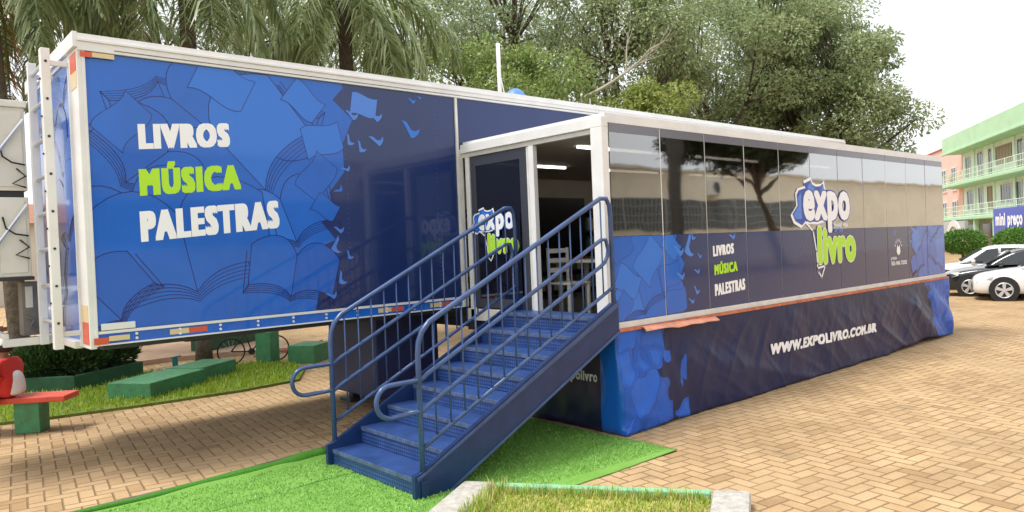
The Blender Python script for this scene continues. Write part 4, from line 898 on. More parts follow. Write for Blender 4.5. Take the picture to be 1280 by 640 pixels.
turf('wide artificial turf strip with a pointed corner in front of the skirt', None, 2, -1.2, 6.34, lambda x: 4.72 + wv(5, .035)(x) + .014 * noise.noise(Vector((x * 11, 8, 0))) - .012 * (x - 4), lambda x: 6.605 + .03 * (x - 3) + wv(1, .015)(x), mseg=60)
PILE = leaf_mat('turf_pile', [(.10, .27, .03), (.16, .37, .055), (.24, .46, .09), (.32, .52, .14)], .2)
pr = random.Random(9); pb_ = MB(); blades(pb_, [(1.0, 5.3), (6.3, 4.75), (6.3, 7.3), (1.2, 7.3)], .022, 26000, .016, .010, pr, 1.6)
TW = [o for o in bpy.data.objects if o.name.startswith('turf_strip')][-1]
tag(pb_.build('pile', PILE, TW), kind='stuff')
er_ = MB(); er_.prism([(-1.2, 7.36, .005), (6.2, 7.46, .005), (5.4, 7.9, .005), (4.2, 7.85, .005), (2.6, 7.62, .005), (-1.2, 7.5, .005)], (0, 0, .004))
tag(er_.build('underlay_sheet', mat('grey_underlay', (.13, .11, .09), .9, var=.4, vscale=3), loc=(3, 7.5, 0)), 'dirty grey underlay sheet showing beyond the rolled turf edge', 'sheet')

# ------------------------------------------------------------------ foreground planter
pf = empty('planter_bed', (4.6, 3.9, 0), 'low foreground grass bed with rough concrete kerb ends and a pale green back edge', 'planter')
A, B = Vector((4.03, 5.32, 0)), Vector((5.42, 3.32, 0)); ab = (B - A).normalized(); dv = Vector((-.86, -.50, 0)).normalized(); H3 = Vector((0, 0, .12))
def kerb(nm, o, u, v, h, mt, bev=.02, sub=False):
    q = MB(); q.obox(o, u, v, Vector((0, 0, h))); return q.build(nm, mt, pf, bevel=bev)
kerb('kerb_stone', A, dv * 2.6, ab * .30, .125, CONC, .035)
kerb('kerb_stone', B - ab * .28, dv * 2.6, ab * .30, .125, CONC, .035)
kerb('back_edge', A + ab * .305 - dv * .0, ab * ((B - A).length - .60), dv * .09, .115, GREEN_PALE, .01)
bed = [A + ab * .30 + dv * .09, A + ab * ((B - A).length - .29) + dv * .09, A + ab * ((B - A).length - .29) + dv * 2.6, A + ab * .30 + dv * 2.6]
bm_ = MB(); bm_.prism([(p.x, p.y, 0) for p in bed][::-1], (0, 0, .06)); bm_.build('soil_bed', mat('thatch', (.34, .36, .06), .95, var=.4, vscale=12, bump=.6, dirt=(.42, .30, .12)), pf)
rng = random.Random(17); bp_ = [(p.x, p.y) for p in bed]
NEARG = leaf_mat('near_grass_blades', [(.16, .30, .02), (.27, .42, .03), (.40, .50, .06), (.58, .54, .18), (.68, .56, .28)], .3)
dryf = lambda x, y: noise.noise(Vector((x * 2.3, y * 2.3, 4))) > .22 and rng.random() < .55
gb = MB(); blades(gb, bp_, .06, 24000, .036, .009, rng, 1.1, dryf)
edge = [A + ab * .26 + dv * .05, A + ab * .42 + dv * .05, A + ab * .42 + dv * 2.5, A + ab * .26 + dv * 2.5]
blades(gb, [(p.x, p.y) for p in edge], .07, 1500, .11, .008, rng, .8)
e2 = [A + ab * .3 + dv * .09, A + ab * 2.1 + dv * .09, A + ab * 2.1 + dv * .2, A + ab * .3 + dv * .2]
blades(gb, [(p.x, p.y) for p in e2], .06, 900, .10, .008, rng, .8)
tag(gb.build('grass', NEARG, pf), 'short yellowing grass', kind='stuff')

# ------------------------------------------------------------------ plaza furniture at left
u_ = Vector((.82, .57, 0)).normalized(); v_ = Vector((-.57, .82, 0)).normalized()
def block(o, lu, lv, h, mt, label, nm='concrete_block', cat='concrete block', grp='green painted concrete blocks'):
    q = MB(); q.obox(o, u_ * lu, v_ * lv, Vector((0, 0, h))); ob = q.build(nm, mt, loc=tuple(o), bevel=.012); return tag(ob, label, cat, grp)
block(Vector((3.42, 12.5, .02)), 1.35, .80, .27, GREEN_PAINT, 'green concrete block on the lawn, the nearer of the adjoining two')
block(Vector((4.50, 13.42, .02)), 1.05, .70, .27, GREEN_PAINT, 'green concrete block on the lawn, behind the nearer one')
block(Vector((6.25, 14.5, 0)), .34, .34, .66, GREEN_PAINT, 'upright green block like a post beside the bicycle', 'concrete_post', 'concrete post')
block(Vector((6.9, 13.9, 0)), .75, .6, .36, GREEN_PAINT, 'low green planter box half hidden behind the stair rail', 'planter_box', 'planter')
block(Vector((6.0, 17.2, .1)), 1.9, .5, .34, GREEN_DARK, 'dark green planter wall on the plaza behind the bicycle', 'planter_box', 'planter')
block(Vector((5.35, 19.9, .1)), .9, .5, .25, GREEN_DARK, 'small dark green planter far back under the trailer', 'planter_box', 'planter')
ob = MB(); ob.box((6.62, 15.9, 0), (6.72, 16.0, .62)); tag(ob.build('white_post', WHITE_OLD, loc=(6.67, 15.95, 0), bevel=.006), 'short white post behind the bicycle', 'post')
hs = MB(); hs.tube([(6.7, 16.2, .16), (7.0, 16.25, .05), (7.4, 16.0, .03), (7.8, 16.0, .10), (8.2, 16.1, .16)], .03, 6); tag(hs.build('red_hose', mat('red_hose', (.5, .04, .05), .5), loc=(7.4, 16, 0), smooth=True), 'red hose lying on the ground behind the green post', 'hose')
tp_ = empty('water_tap', (4.62, 14.9, 0), 'small teal tap post with a white drum beside the palm trunk', 'tap')
q = MB(); q.cyl((4.55, 14.95, 0), (4.55, 14.95, .34), .05, 10); q.cyl((4.47, 14.95, .34), (4.66, 14.95, .36), .015, 6); q.build('tap_post', mat('teal_paint', (.02, .16, .17), .5), tp_, smooth=False)
q = MB(); q.cyl((4.68, 14.9, 0), (4.68, 14.9, .2), .085, 12); q.build('drum', WHITE_OLD, tp_)

pb = empty('shrub_planter', (3.0, 15.2, 0), 'angular dark green planter filled with dark shrubs near the tree trunk', 'planter')
Np = Vector((2.75, 14.4, 0)); qq = Vector((-.75, .66, 0)).normalized()
for o, a, b in ((Np, u_ * 1.55, v_ * .10), (Np, qq * 1.6, Vector((.06, .09, 0))), (Np + u_ * 1.55, v_ * 1.2, u_ * .08), (Np + v_ * 1.2 + u_ * .2, u_ * 1.4, v_ * .08)):
    q = MB(); q.obox(o, a, b, Vector((0, 0, .30))); q.build('planter_wall', GREEN_DARK, pb, bevel=.008)
q = MB(); q.prism([tuple(Np + v_ * .1), tuple(Np + u_ * 1.5 + v_ * .1), tuple(Np + u_ * 1.5 + v_ * 1.2), tuple(Np + qq * 1.5)], (0, 0, .24)); q.build('soil_bed', SOIL, pb)
def shrub(label, c, r, n, seed, lm=L_SHRUB, ll=.11, base_z=.24):
    rr_ = random.Random(seed); o = empty('shrub', (c[0], c[1], base_z), label, 'shrub', 'dark shrubs in the angular planter'); f = MB(); s = MB()
    for k in range(16):
        v = rvec(rr_); t = Vector((c[0] + v.x * r[0], c[1] + v.y * r[1], base_z + r[2] * (.5 + abs(v.z) * .7)))
        s.tube([(c[0], c[1], base_z), ((c[0] + t.x) / 2, (c[1] + t.y) / 2, (t.z + base_z) / 2 + .05), tuple(t)], [.015, .01, .004], 4)
    for k in range(n):
        v = rvec(rr_); p = Vector((c[0] + v.x * r[0], c[1] + v.y * r[1], base_z + max(.02, r[2] * (.55 + v.z * .6))))
        leaf(f, p, (v + rvec(rr_) * .6 + Vector((0, 0, .7))).normalized(), (rvec(rr_) + Vector((0, 0, .4))).normalized(), ll * rr_.uniform(.6, 1.5), ll * .33)
    s.build('stems', BARK, o); f.build('foliage', lm, o)
shrub('dark shrub at the left end of the angular planter', (2.45, 15.25), (.48, .45, .55), 2600, 1)
shrub('dark shrub in the middle of the angular planter', (2.95, 15.1), (.5, .45, .62), 2800, 2)
shrub('dark shrub at the right end of the angular planter', (3.55, 15.5), (.5, .42, .56), 2600, 3)

bn = empty('park_bench', (1.65, 11.5, 0), 'red topped concrete bench with green legs at the left edge', 'bench')
bu = Vector((.70, -.50, 0)).normalized(); bvv = Vector((.56, .80, 0)).normalized()
E0 = Vector((2.02, 11.22, 0))
q = MB(); q.prism([tuple(E0 + Vector((0, 0, .41))), tuple(E0 + bvv * .42 + Vector((0, 0, .41))), tuple(E0 + bvv * .42 - bu * 2.6 + Vector((0, 0, .41))), tuple(E0 - bu * 2.6 + Vector((0, 0, .41)))], (0, 0, .075)); q.build('seat', RED_BENCH, bn, bevel=.012)
for d in (.52, 2.1):
    q = MB(); q.obox(E0 - bu * (d + .16) + bvv * .08, bu * .32, bvv * .27, Vector((0, 0, .41))); q.build('leg', GREEN_PAINT, bn, bevel=.01)

# bicycle
def bicycle(label, loc, ang, k=1.0):
    root = empty('bicycle', (0, 0, 0), label, 'bicycle')
    BK = mat('black_bike_paint', (.015, .015, .017), .4)
    def ring(c, r, rr2): return [(c[0] + r * math.cos(a * math.pi / 14), 0, c[1] + r * math.sin(a * math.pi / 14)) for a in range(29)]
    for cx in (-.52, .52):
        w_ = MB(); w_.tube(ring((cx * k, .33 * k), .31 * k, 0), .02 * k, 6, caps=False); wo = w_.build('wheel', RUBBER, root, smooth=True)
        s_ = MB()
        for a in range(14):
            t = a * math.pi / 7; s_.tube([(cx * k, 0, .33 * k), ((cx + .30 * math.cos(t)) * k, 0, (.33 + .30 * math.sin(t)) * k)], .003, 3)
        s_.build('spokes', ALU, wo)
    f = MB(); J = lambda x, z: (x * k, 0, z * k)
    for a, b in (((-.52, .33), (-.05, .30)), ((-.05, .30), (.36, .78)), ((-.05, .30), (-.2, .82)), ((-.18, .74), (.34, .80)), ((-.52, .33), (-.18, .74)), ((.52, .33), (.36, .72)), ((.36, .72), (.30, .98))): f.tube([J(*a), J(*b)], .017 * k, 6)
    f.build('frame', BK, root, smooth=True)
    h = MB(); h.tube([(.30 * k, -.26 * k, 1.0 * k), (.34 * k, -.1 * k, .98 * k), (.34 * k, .1 * k, .98 * k), (.30 * k, .26 * k, 1.0 * k)], .014, 6); h.build('handlebar', BK, root, smooth=True)
    s = MB(); s.prism([J(-.34, .84), J(-.08, .84), J(-.08, .88), (-.30 * k, 0, .90 * k)], (0, .12 * k, 0)); s.build('saddle', RUBBER, root, bevel=.01)
    p = MB(); p.cyl((-.05 * k, -.05, .30 * k), (-.05 * k, .05, .30 * k), .08 * k, 12); p.box((-.02 * k, -.14, .17 * k), (.06 * k, -.05, .19 * k)); p.build('pedals', BK, root)
    root.location = loc; root.rotation_euler = (0, 0, ang); return root
bicycle('black bicycle leaning by the green post under the trailer', (6.15, 15.1, 0), R(-20), .84)

# slatted wooden bench behind the trunk
wb = empty('wooden_bench', (2.6, 19.0, 0), 'brown slatted wooden bench seen beyond the tree trunk', 'bench')
WOOD = mat('brown_wood', (.20, .09, .05), .7, var=.4, vscale=8)
for k in range(4):
    q = MB(); q.box((2.2, 18.9 + .11 * k, .42), (4.0, 18.98 + .11 * k, .46)); q.build('seat_slat', WOOD, wb)
for k in range(3):
    q = MB(); q.box((2.2, 19.38, .55 + .13 * k), (4.0, 19.41, .64 + .13 * k)); q.build('back_slat', WOOD, wb)
for x in (2.35, 3.8):
    q = MB(); q.box((x, 18.9, 0), (x + .06, 19.4, .42)); q.box((x, 19.41, 0), (x + .06, 19.46, .92)); q.build('leg', STEEL, wb)

fb_ = empty('cream_building', (10, 50, 0), 'long low cream building far off behind the trailer and the palms', 'building')
FW = mat('far_cream_wall', (.60, .56, .48), .85, var=.15, vscale=.4)
q = MB(); q.box((-40, 50, 0), (70, 58, 4.6)); q.build('wall', FW, fb_)
q = MB(); q.prism([(-40.5, 49.4, 4.6), (-40.5, 54, 6.0), (-40.5, 58.6, 4.6)], (111, 0, 0)); q.build('roof', mat('far_roof_tile', (.32, .15, .09), .85, var=.3), fb_)
for k in range(14):
    x = -36 + k * 7.6; q = MB(); q.box((x - .1, 49.93, 1.0), (x + 2.3, 49.999, 3.1)); wo = q.build('window', WHITE_OLD, fb_); q = MB(); q.box((x, 49.9, 1.1), (x + 2.2, 49.93, 3.0)); q.build('pane', mat('far_window', (.05, .06, .065), .15) if k == 0 else bpy.data.materials['far_window'], wo)

# seated person on the red bench
def skin_chain(name, verts, edges, mt, parent, lv=2):
    me = bpy.data.meshes.new(name); o = bpy.data.objects.new(name, me); COL.objects.link(o)
    off = wloc(parent)
    me.from_pydata([tuple(Vector(v[:3]) - off) for v in verts], edges, []); o.parent = parent
    sk_ = o.modifiers.new('skin', 'SKIN'); sk_.use_smooth_shade = True
    for i, v in enumerate(verts):
        sv = me.skin_vertices[0].data[i]; sv.radius = (v[3], v[4] if len(v) > 4 else v[3]); sv.use_root = (i == 0)
    sb = o.modifiers.new('sub', 'SUBSURF'); sb.levels = lv; sb.render_levels = lv
    me.materials.append(mt); return o
SKINM = mat('skin', (.30, .16, .10), .55); REDJ = mat('red_jacket', (.60, .03, .025), .75, bump=.2, bscale=14); WHJ = mat('white_jacket_panel', (.7, .7, .72), .75, bump=.15, bscale=14); JEAN = mat('dark_jeans', (.02, .028, .06), .85); SHOE = mat('dark_shoe', (.03, .03, .035), .6)
px, py = 1.46, 11.74
pn = empty('person', (px, py, .42), 'person in red and white jacket and white cap sitting on the red bench', 'person')
hd_ = (-.80, .60)    # facing direction, towards the left and away
fx, fy = hd_; lx, ly_ = -fy, fx
def L(f, l, z):
    z = z if z < .5 else .5 + (z - .5) * .84
    return (px + fx * f + lx * l, py + fy * f + ly_ * l, z)
body = [(*L(0, 0, .58), .15, .13), (*L(-.02, 0, .75), .15, .12), (*L(-.03, 0, .92), .17, .12), (*L(0, 0, 1.04), .10, .09), (*L(.02, 0, 1.10), .055), (*L(.03, 0, 1.16), .075, .085), (*L(.045, 0, 1.30), .098, .105),
        (*L(-.01, .19, .98), .07), (*L(.03, .25, .74), .05), (*L(.26, .2, .62), .04), (*L(.34, .19, .61), .03),
        (*L(-.01, -.19, .98), .07), (*L(.03, -.25, .74), .05), (*L(.26, -.2, .62), .04), (*L(.34, -.19, .61), .03),
        (*L(.12, .1, .54), .095), (*L(.44, .13, .54), .07), (*L(.46, .13, .28), .055), (*L(.45, .13, .09), .04), (*L(.58, .14, .05), .035),
        (*L(.12, -.1, .54), .095), (*L(.44, -.13, .54), .07), (*L(.46, -.13, .28), .055), (*L(.45, -.13, .09), .04), (*L(.58, -.14, .05), .035)]
body[6:6] = []
body += [(*L(.04, 0, 1.395), .06, .07), (*L(.125, 0, 1.235), .028)]
E_ = [(6, 25), (6, 26), (0, 1), (1, 2), (2, 3), (3, 4), (4, 5), (5, 6), (2, 7), (7, 8), (8, 9), (9, 10), (2, 11), (11, 12), (12, 13), (13, 14), (0, 15), (15, 16), (16, 17), (17, 18), (18, 19), (0, 20), (20, 21), (21, 22), (22, 23), (23, 24)]
skin_chain('body', body, E_, SKINM, pn)
g_ = .014
jk = [(*L(.01, 0, .47), .20, .18), (*L(-.02, 0, .72), .185, .155), (*L(-.03, 0, .93), .20, .155), (*L(.0, 0, 1.10), .085, .085), (*L(-.01, .19, .99), .10), (*L(.03, .25, .74), .075), (*L(.27, .2, .62), .062), (*L(-.01, -.19, .99), .10), (*L(.03, -.25, .74), .075), (*L(.27, -.2, .62), .062)]
jo = skin_chain('jacket', jk, [(0, 1), (1, 2), (2, 3), (2, 4), (4, 5), (5, 6), (2, 7), (7, 8), (8, 9)], REDJ, pn)
bpnl = skin_chain('jacket_back_panel', [(*L(-.085, 0, .50), .16, .13), (*L(-.085, 0, .64), .155, .13), (*L(-.08, 0, .80), .15, .13), (*L(-.075, 0, .92), .10, .10)], [(0, 1), (1, 2), (2, 3)], WHJ, pn)
tr_ = [(*L(.0, 0, .55), .15, .12)] + [(*L(f, s * l, z), r) for s in (1, -1) for f, l, z, r in ((.13, .1, .545, .105), (.44, .13, .54, .082), (.465, .13, .28, .07), (.455, .13, .11, .062))]
skin_chain('jeans', tr_, [(0, 1), (1, 2), (2, 3), (3, 4), (0, 5), (5, 6), (6, 7), (7, 8)], JEAN, pn)
for s in (1, -1): skin_chain('shoe', [(*L(.42, s * .13, .05), .05), (*L(.52, s * .135, .045), .05), (*L(.63, s * .14, .035), .04)], [(0, 1), (1, 2)], SHOE, pn)
def dome(f0, z0, rf, rl, rz, a_lo, mt, nm, par):
    """part of an ellipsoid on the head, from elevation a_lo up to the crown"""
    q = MB(); NR, NA = 8, 20; V = []
    for i in range(NR + 1):
        a = a_lo + (math.pi / 2 - a_lo) * i / NR
        for k in range(NA): t = 2 * math.pi * k / NA; V.append(L(f0 + rf * math.cos(a) * math.cos(t), rl * math.cos(a) * math.sin(t), z0 + rz * math.sin(a) / .84))
    q.add(V, [(i * NA + k, i * NA + (k + 1) % NA, (i + 1) * NA + (k + 1) % NA, (i + 1) * NA + k) for i in range(NR) for k in range(NA)]); return q.build(nm, mt, par, smooth=True)
dome(.025, 1.295, .118, .105, .115, R(8), WHJ, 'cap', pn)
q = MB(); q.prism([L(.12, .085, 1.305), L(.20, .07, 1.295), L(.235, 0, 1.29), L(.20, -.07, 1.295), L(.12, -.085, 1.305)], (0, 0, .012)); q.build('cap_brim', WHJ, pn, bevel=.004)
dome(-.005, 1.285, .108, .100, .10, R(-45), mat('dark_hair', (.02, .014, .01), .7), 'hair', pn)
for s in (1, -1):
    q = MB(); q.tube([L(.03, s * .098, 1.20), L(.035, s * .115, 1.235), L(.03, s * .10, 1.27)], [.012, .02, .012], 6); q.build('ear', SKINM, pn, smooth=True)
    q = MB(); q.tube([L(.128, s * .035, 1.262), L(.138, s * .035, 1.262)], .010, 8); q.build('eye', mat('eye', (.02, .015, .012), .2) if s == 1 else bpy.data.materials['eye'], pn)
q = MB(); q.tube([L(.118, -.03, 1.185), L(.128, 0, 1.183), L(.118, .03, 1.185)], .007, 5); q.build('mouth', mat('lips', (.28, .09, .07), .5), pn)
for s in (1, -1):
    for k, (dl_, ln) in enumerate(((-.03, .075), (-.01, .085), (.01, .082), (.03, .065))):
        skin_chain('finger', [(*L(.345, s * .19 + dl_, .61), .010), (*L(.345 + ln * .6, s * .19 + dl_, .60), .009), (*L(.345 + ln, s * .19 + dl_, .575), .008)], [(0, 1), (1, 2)], SKINM, pn, 1)
    skin_chain('thumb', [(*L(.32, s * .15, .61), .012), (*L(.37, s * .13, .60), .010), (*L(.40, s * .13, .585), .009)], [(0, 1), (1, 2)], SKINM, pn, 1)

# ------------------------------------------------------------------ buildings across the square
GWALL = mat('pale_green_wall', (.74, .83, .73), .8, var=.12, vscale=.7); GDEEP = mat('mid_green_wall', (.42, .64, .41), .8, var=.12, vscale=.7); PINK = mat('salmon_wall', (.80, .50, .42), .85, var=.12, vscale=.6)
CREAMW = mat('cream_wall', (.70, .68, .56), .8, var=.12); DGLASS = mat('dark_window', (.04, .05, .055), .12); WOODWIN = mat('wood_window', (.28, .20, .12), .6); GREYSIGN = mat('grey_sign', (.42, .44, .43), .5, var=.2)
SIGNBLUE = mat('blue_sign', (.012, .04, .42), .35); RAILG = mat('pale_green_railing', (.62, .72, .58), .6); ROOFT = mat('terracotta', (.40, .14, .08), .8, var=.3)
W1 = (71.7, 22.1, 0); FANG = math.atan2(14.65 - 22.1, 59.7 - 71.7)
def place(root, o=W1): root.location = o; root.rotation_euler = (0, 0, FANG)
def bx(nm, a, b, par, mt, bv=0.): q = MB(); q.box(a, b); return q.build(nm, mt, par, bevel=bv)
gr_ = empty('green_building', (0, 0, 0), 'three storey green building with two balcony levels at the right edge', 'building')
LN_ = 22
bx('wall', (0, 0, -.5), (LN_, 9, 9.0), gr_, GWALL)
q = MB(); q.box((-.15, -1.5, 8.45), (LN_, -.01, 9.85)); q.box((-.15, -.01, 9.02), (LN_, 9, 9.85)); q.box((-.2, -1.6, 8.38), (LN_, -1.4, 8.55)); q.build('parapet', GDEEP, gr_, bevel=.03)
for z in (2.75, 5.55):
    q = MB(); q.box((-.3, -1.55, z), (LN_, -.02, z + .32)); q.box((-.3, -1.62, z + .05), (LN_, -1.55, z + .27)); q.build('balcony_slab', GDEEP, gr_, bevel=.02)
    rl = MB()
    for zz in (z + .42, z + .75, z + 1.15): rl.tube([(-.25, -1.48, zz), (LN_, -1.48, zz)], .025, 5)
    for k in range(int(LN_ / .32)): rl.tube([(-.2 + k * .32, -1.48, z + .32), (-.2 + k * .32, -1.48, z + 1.15)], .014 if k % 6 else .04, 4)
    q2 = rl.build('balcony_railing', RAILG, gr_)
for z, ws in ((5.9, ((1.0, 1.2, .5, 2.1, 0), (4.2, 1.2, .3, 2.2, 0), (6.9, .9, .0, 2.2, 1), (8.6, 3.2, .9, 2.1, 2), (13.0, 1.0, 0, 2.2, 1), (15.4, 2.0, .9, 2.1, 0), (18.5, 2, .9, 2.1, 0))), (3.1, ((1.2, 1.6, .5, 2.1, 0), (4.2, 1.0, 0, 2.2, 1), (6.4, 1.6, .5, 2.1, 2), (9.4, 2.2, .8, 2.1, 0), (12.6, 1.0, 0, 2.1, 1), (15.0, 2.4, .8, 2.1, 0), (18.5, 2, .9, 2.1, 0)))):
    for x, wd, z0, z1, kd in ws:
        f = MB(); a = .07
        for p, r2 in (((x - a, z + z0 - a), (x + wd + a, z + z0)), ((x - a, z + z1), (x + wd + a, z + z1 + a)), ((x - a, z + z0), (x, z + z1)), ((x + wd, z + z0), (x + wd + a, z + z1))): f.box((p[0], -.06, p[1]), (r2[0], .05, r2[1]))
        for k in range(1, max(2, int(wd / .55))): xx = x + wd * k / max(2, int(wd / .55)); f.box((xx - .025, -.035, z + z0), (xx + .025, .0, z + z1))
        wo = f.build('door' if kd == 1 else 'window', WHITE_OLD if kd != 2 else WOODWIN, gr_); bx('pane', (x, -.02, z + z0), (x + wd, -.003, z + z1), wo, DGLASS if kd != 2 else WOODWIN)
for x in (3.2, 7.9, 12.3, 17): bx('pilaster', (x, -.12, 3.1), (x + .3, -.001, 8.4), gr_, GWALL); bx('column', (x, -1.5, -.5), (x + .35, -1.2, 2.74), gr_, GDEEP)
for x in (.6, 5.0, 10, 15): bx('shop_front', (x, -.03, -.3), (x + 3.4, -.004, 2.4), gr_, DGLASS)
place(gr_)
pk = empty('pink_building', (0, 0, 0), 'salmon pink three storey building left of the green one', 'building')
bx('wall', (-14, .05, -.5), (-.35, 9, 9.55), pk, PINK); bx('coping', (-14, -.05, 9.551), (-.35, 9, 9.7), pk, ROOFT, .02)
for z in (5.6, 2.6):
    for x in (-3.4, -6.6, -10):
        f = MB(); a = .12
        for p, r2 in (((x - a, z - a), (x + 1.3 + a, z)), ((x - a, z + 1.9), (x + 1.3 + a, z + 1.9 + a)), ((x - a, z), (x, z + 1.9)), ((x + 1.3, z), (x + 1.3 + a, z + 1.9)), ((x + .6, z), (x + .7, z + 1.9))): f.box((p[0], -.04, p[1]), (r2[0], .045, r2[1]))
        wo = f.build('window', WHITE_OLD, pk); bx('pane', (x, .0, z), (x + 1.3, .04, z + 1.9), wo, DGLASS)
q = MB(); q.prism([(-14, -.02, 2.0), (-.35, -.02, 2.0), (-.35, -1.3, 1.5), (-14, -1.3, 1.5)], (0, 0, .1)); q.build('tiled_awning', ROOFT, pk)
q = MB(); q.box((-1.6, -.75, 5.55), (-.4, .04, 5.7)); q.build('small_balcony_slab', PINK, pk)
q = MB()
for k in range(8): q.tube([(-1.58 + k * .165, -.72, 5.7), (-1.58 + k * .165, -.72, 6.6)], .016, 4)
q.tube([(-1.6, -.72, 6.6), (-.4, -.72, 6.6)], .03, 5); q.build('small_balcony_railing', ROOFT, pk)
q = MB(); q.cyl((-1.5, 2, 9.7), (-1.5, 2, 12.6), .04, 6); q.build('mast', ALU, pk)
place(pk)
sg = empty('shop_sign', (0, 0, 0), 'large blue shop sign with white letters hung below the balcony', 'sign')
bx('board', (14.6, -2.1, 1.55), (20.4, -1.7, 3.35), sg, SIGNBLUE, .02)
q = MB(); lettering(q, 'mini preço', (15.1, -2.1, 2.2), (1, 0, 0), (0, 0, 1), (0, -1, 0), 4.9, .62, .05, .02, 0, ref='x'); q.build('lettering', WHITE, sg); place(sg)
s2 = empty('shop_canopy_sign', (0, 0, 0), 'pale grey shop fascia with a curved pale arch below the lower balcony', 'sign')
bx('fascia', (1.0, -1.95, 1.2), (7.4, -1.7, 2.7), s2, GREYSIGN, .02)
q = MB(); q.prism([(4.6 + 2.4 * math.cos(a), -2.05, .6 + 2.2 * math.sin(a)) for a in [math.pi * k / 14 for k in range(15)]] + [(4.6 + 1.9 * math.cos(a), -2.05, .6 + 1.7 * math.sin(a)) for a in [math.pi * (14 - k) / 14 for k in range(15)]], (0, .09, 0)); q.build('arch', WHITE_OLD, s2); place(s2)

# clipped street trees
for lab, c in (('clipped round street tree standing behind the silver roofed car', (40.2, 12.5)), ('clipped round street tree in front of the blue shop sign', (42.0, 10.65))):
    r = random.Random(int(c[0] * 7)); o = empty('clipped_tree', (c[0], c[1], 0), lab, 'tree', 'clipped street trees')
    q = MB(); q.tube([(c[0], c[1], 0), (c[0] + .05, c[1], .6), (c[0], c[1] + .04, 1.2)], [.10, .075, .06], 8); q.build('trunk', BARK, o)
    f = MB()
    for k in range(4200):
        v = rvec(r); v = v.normalized() * (.55 + .45 * r.random() ** .5) * (1 + .12 * noise.noise(v * 3)); p = Vector((c[0] + v.x * 1.0, c[1] + v.y * 1.0, 1.5 + v.z * .55))
        leaf(f, p, (v + rvec(r)).normalized(), (v + rvec(r) * .7).normalized(), r.uniform(.09, .17), r.uniform(.05, .09))
    f.build('crown', L_TOPI, o)

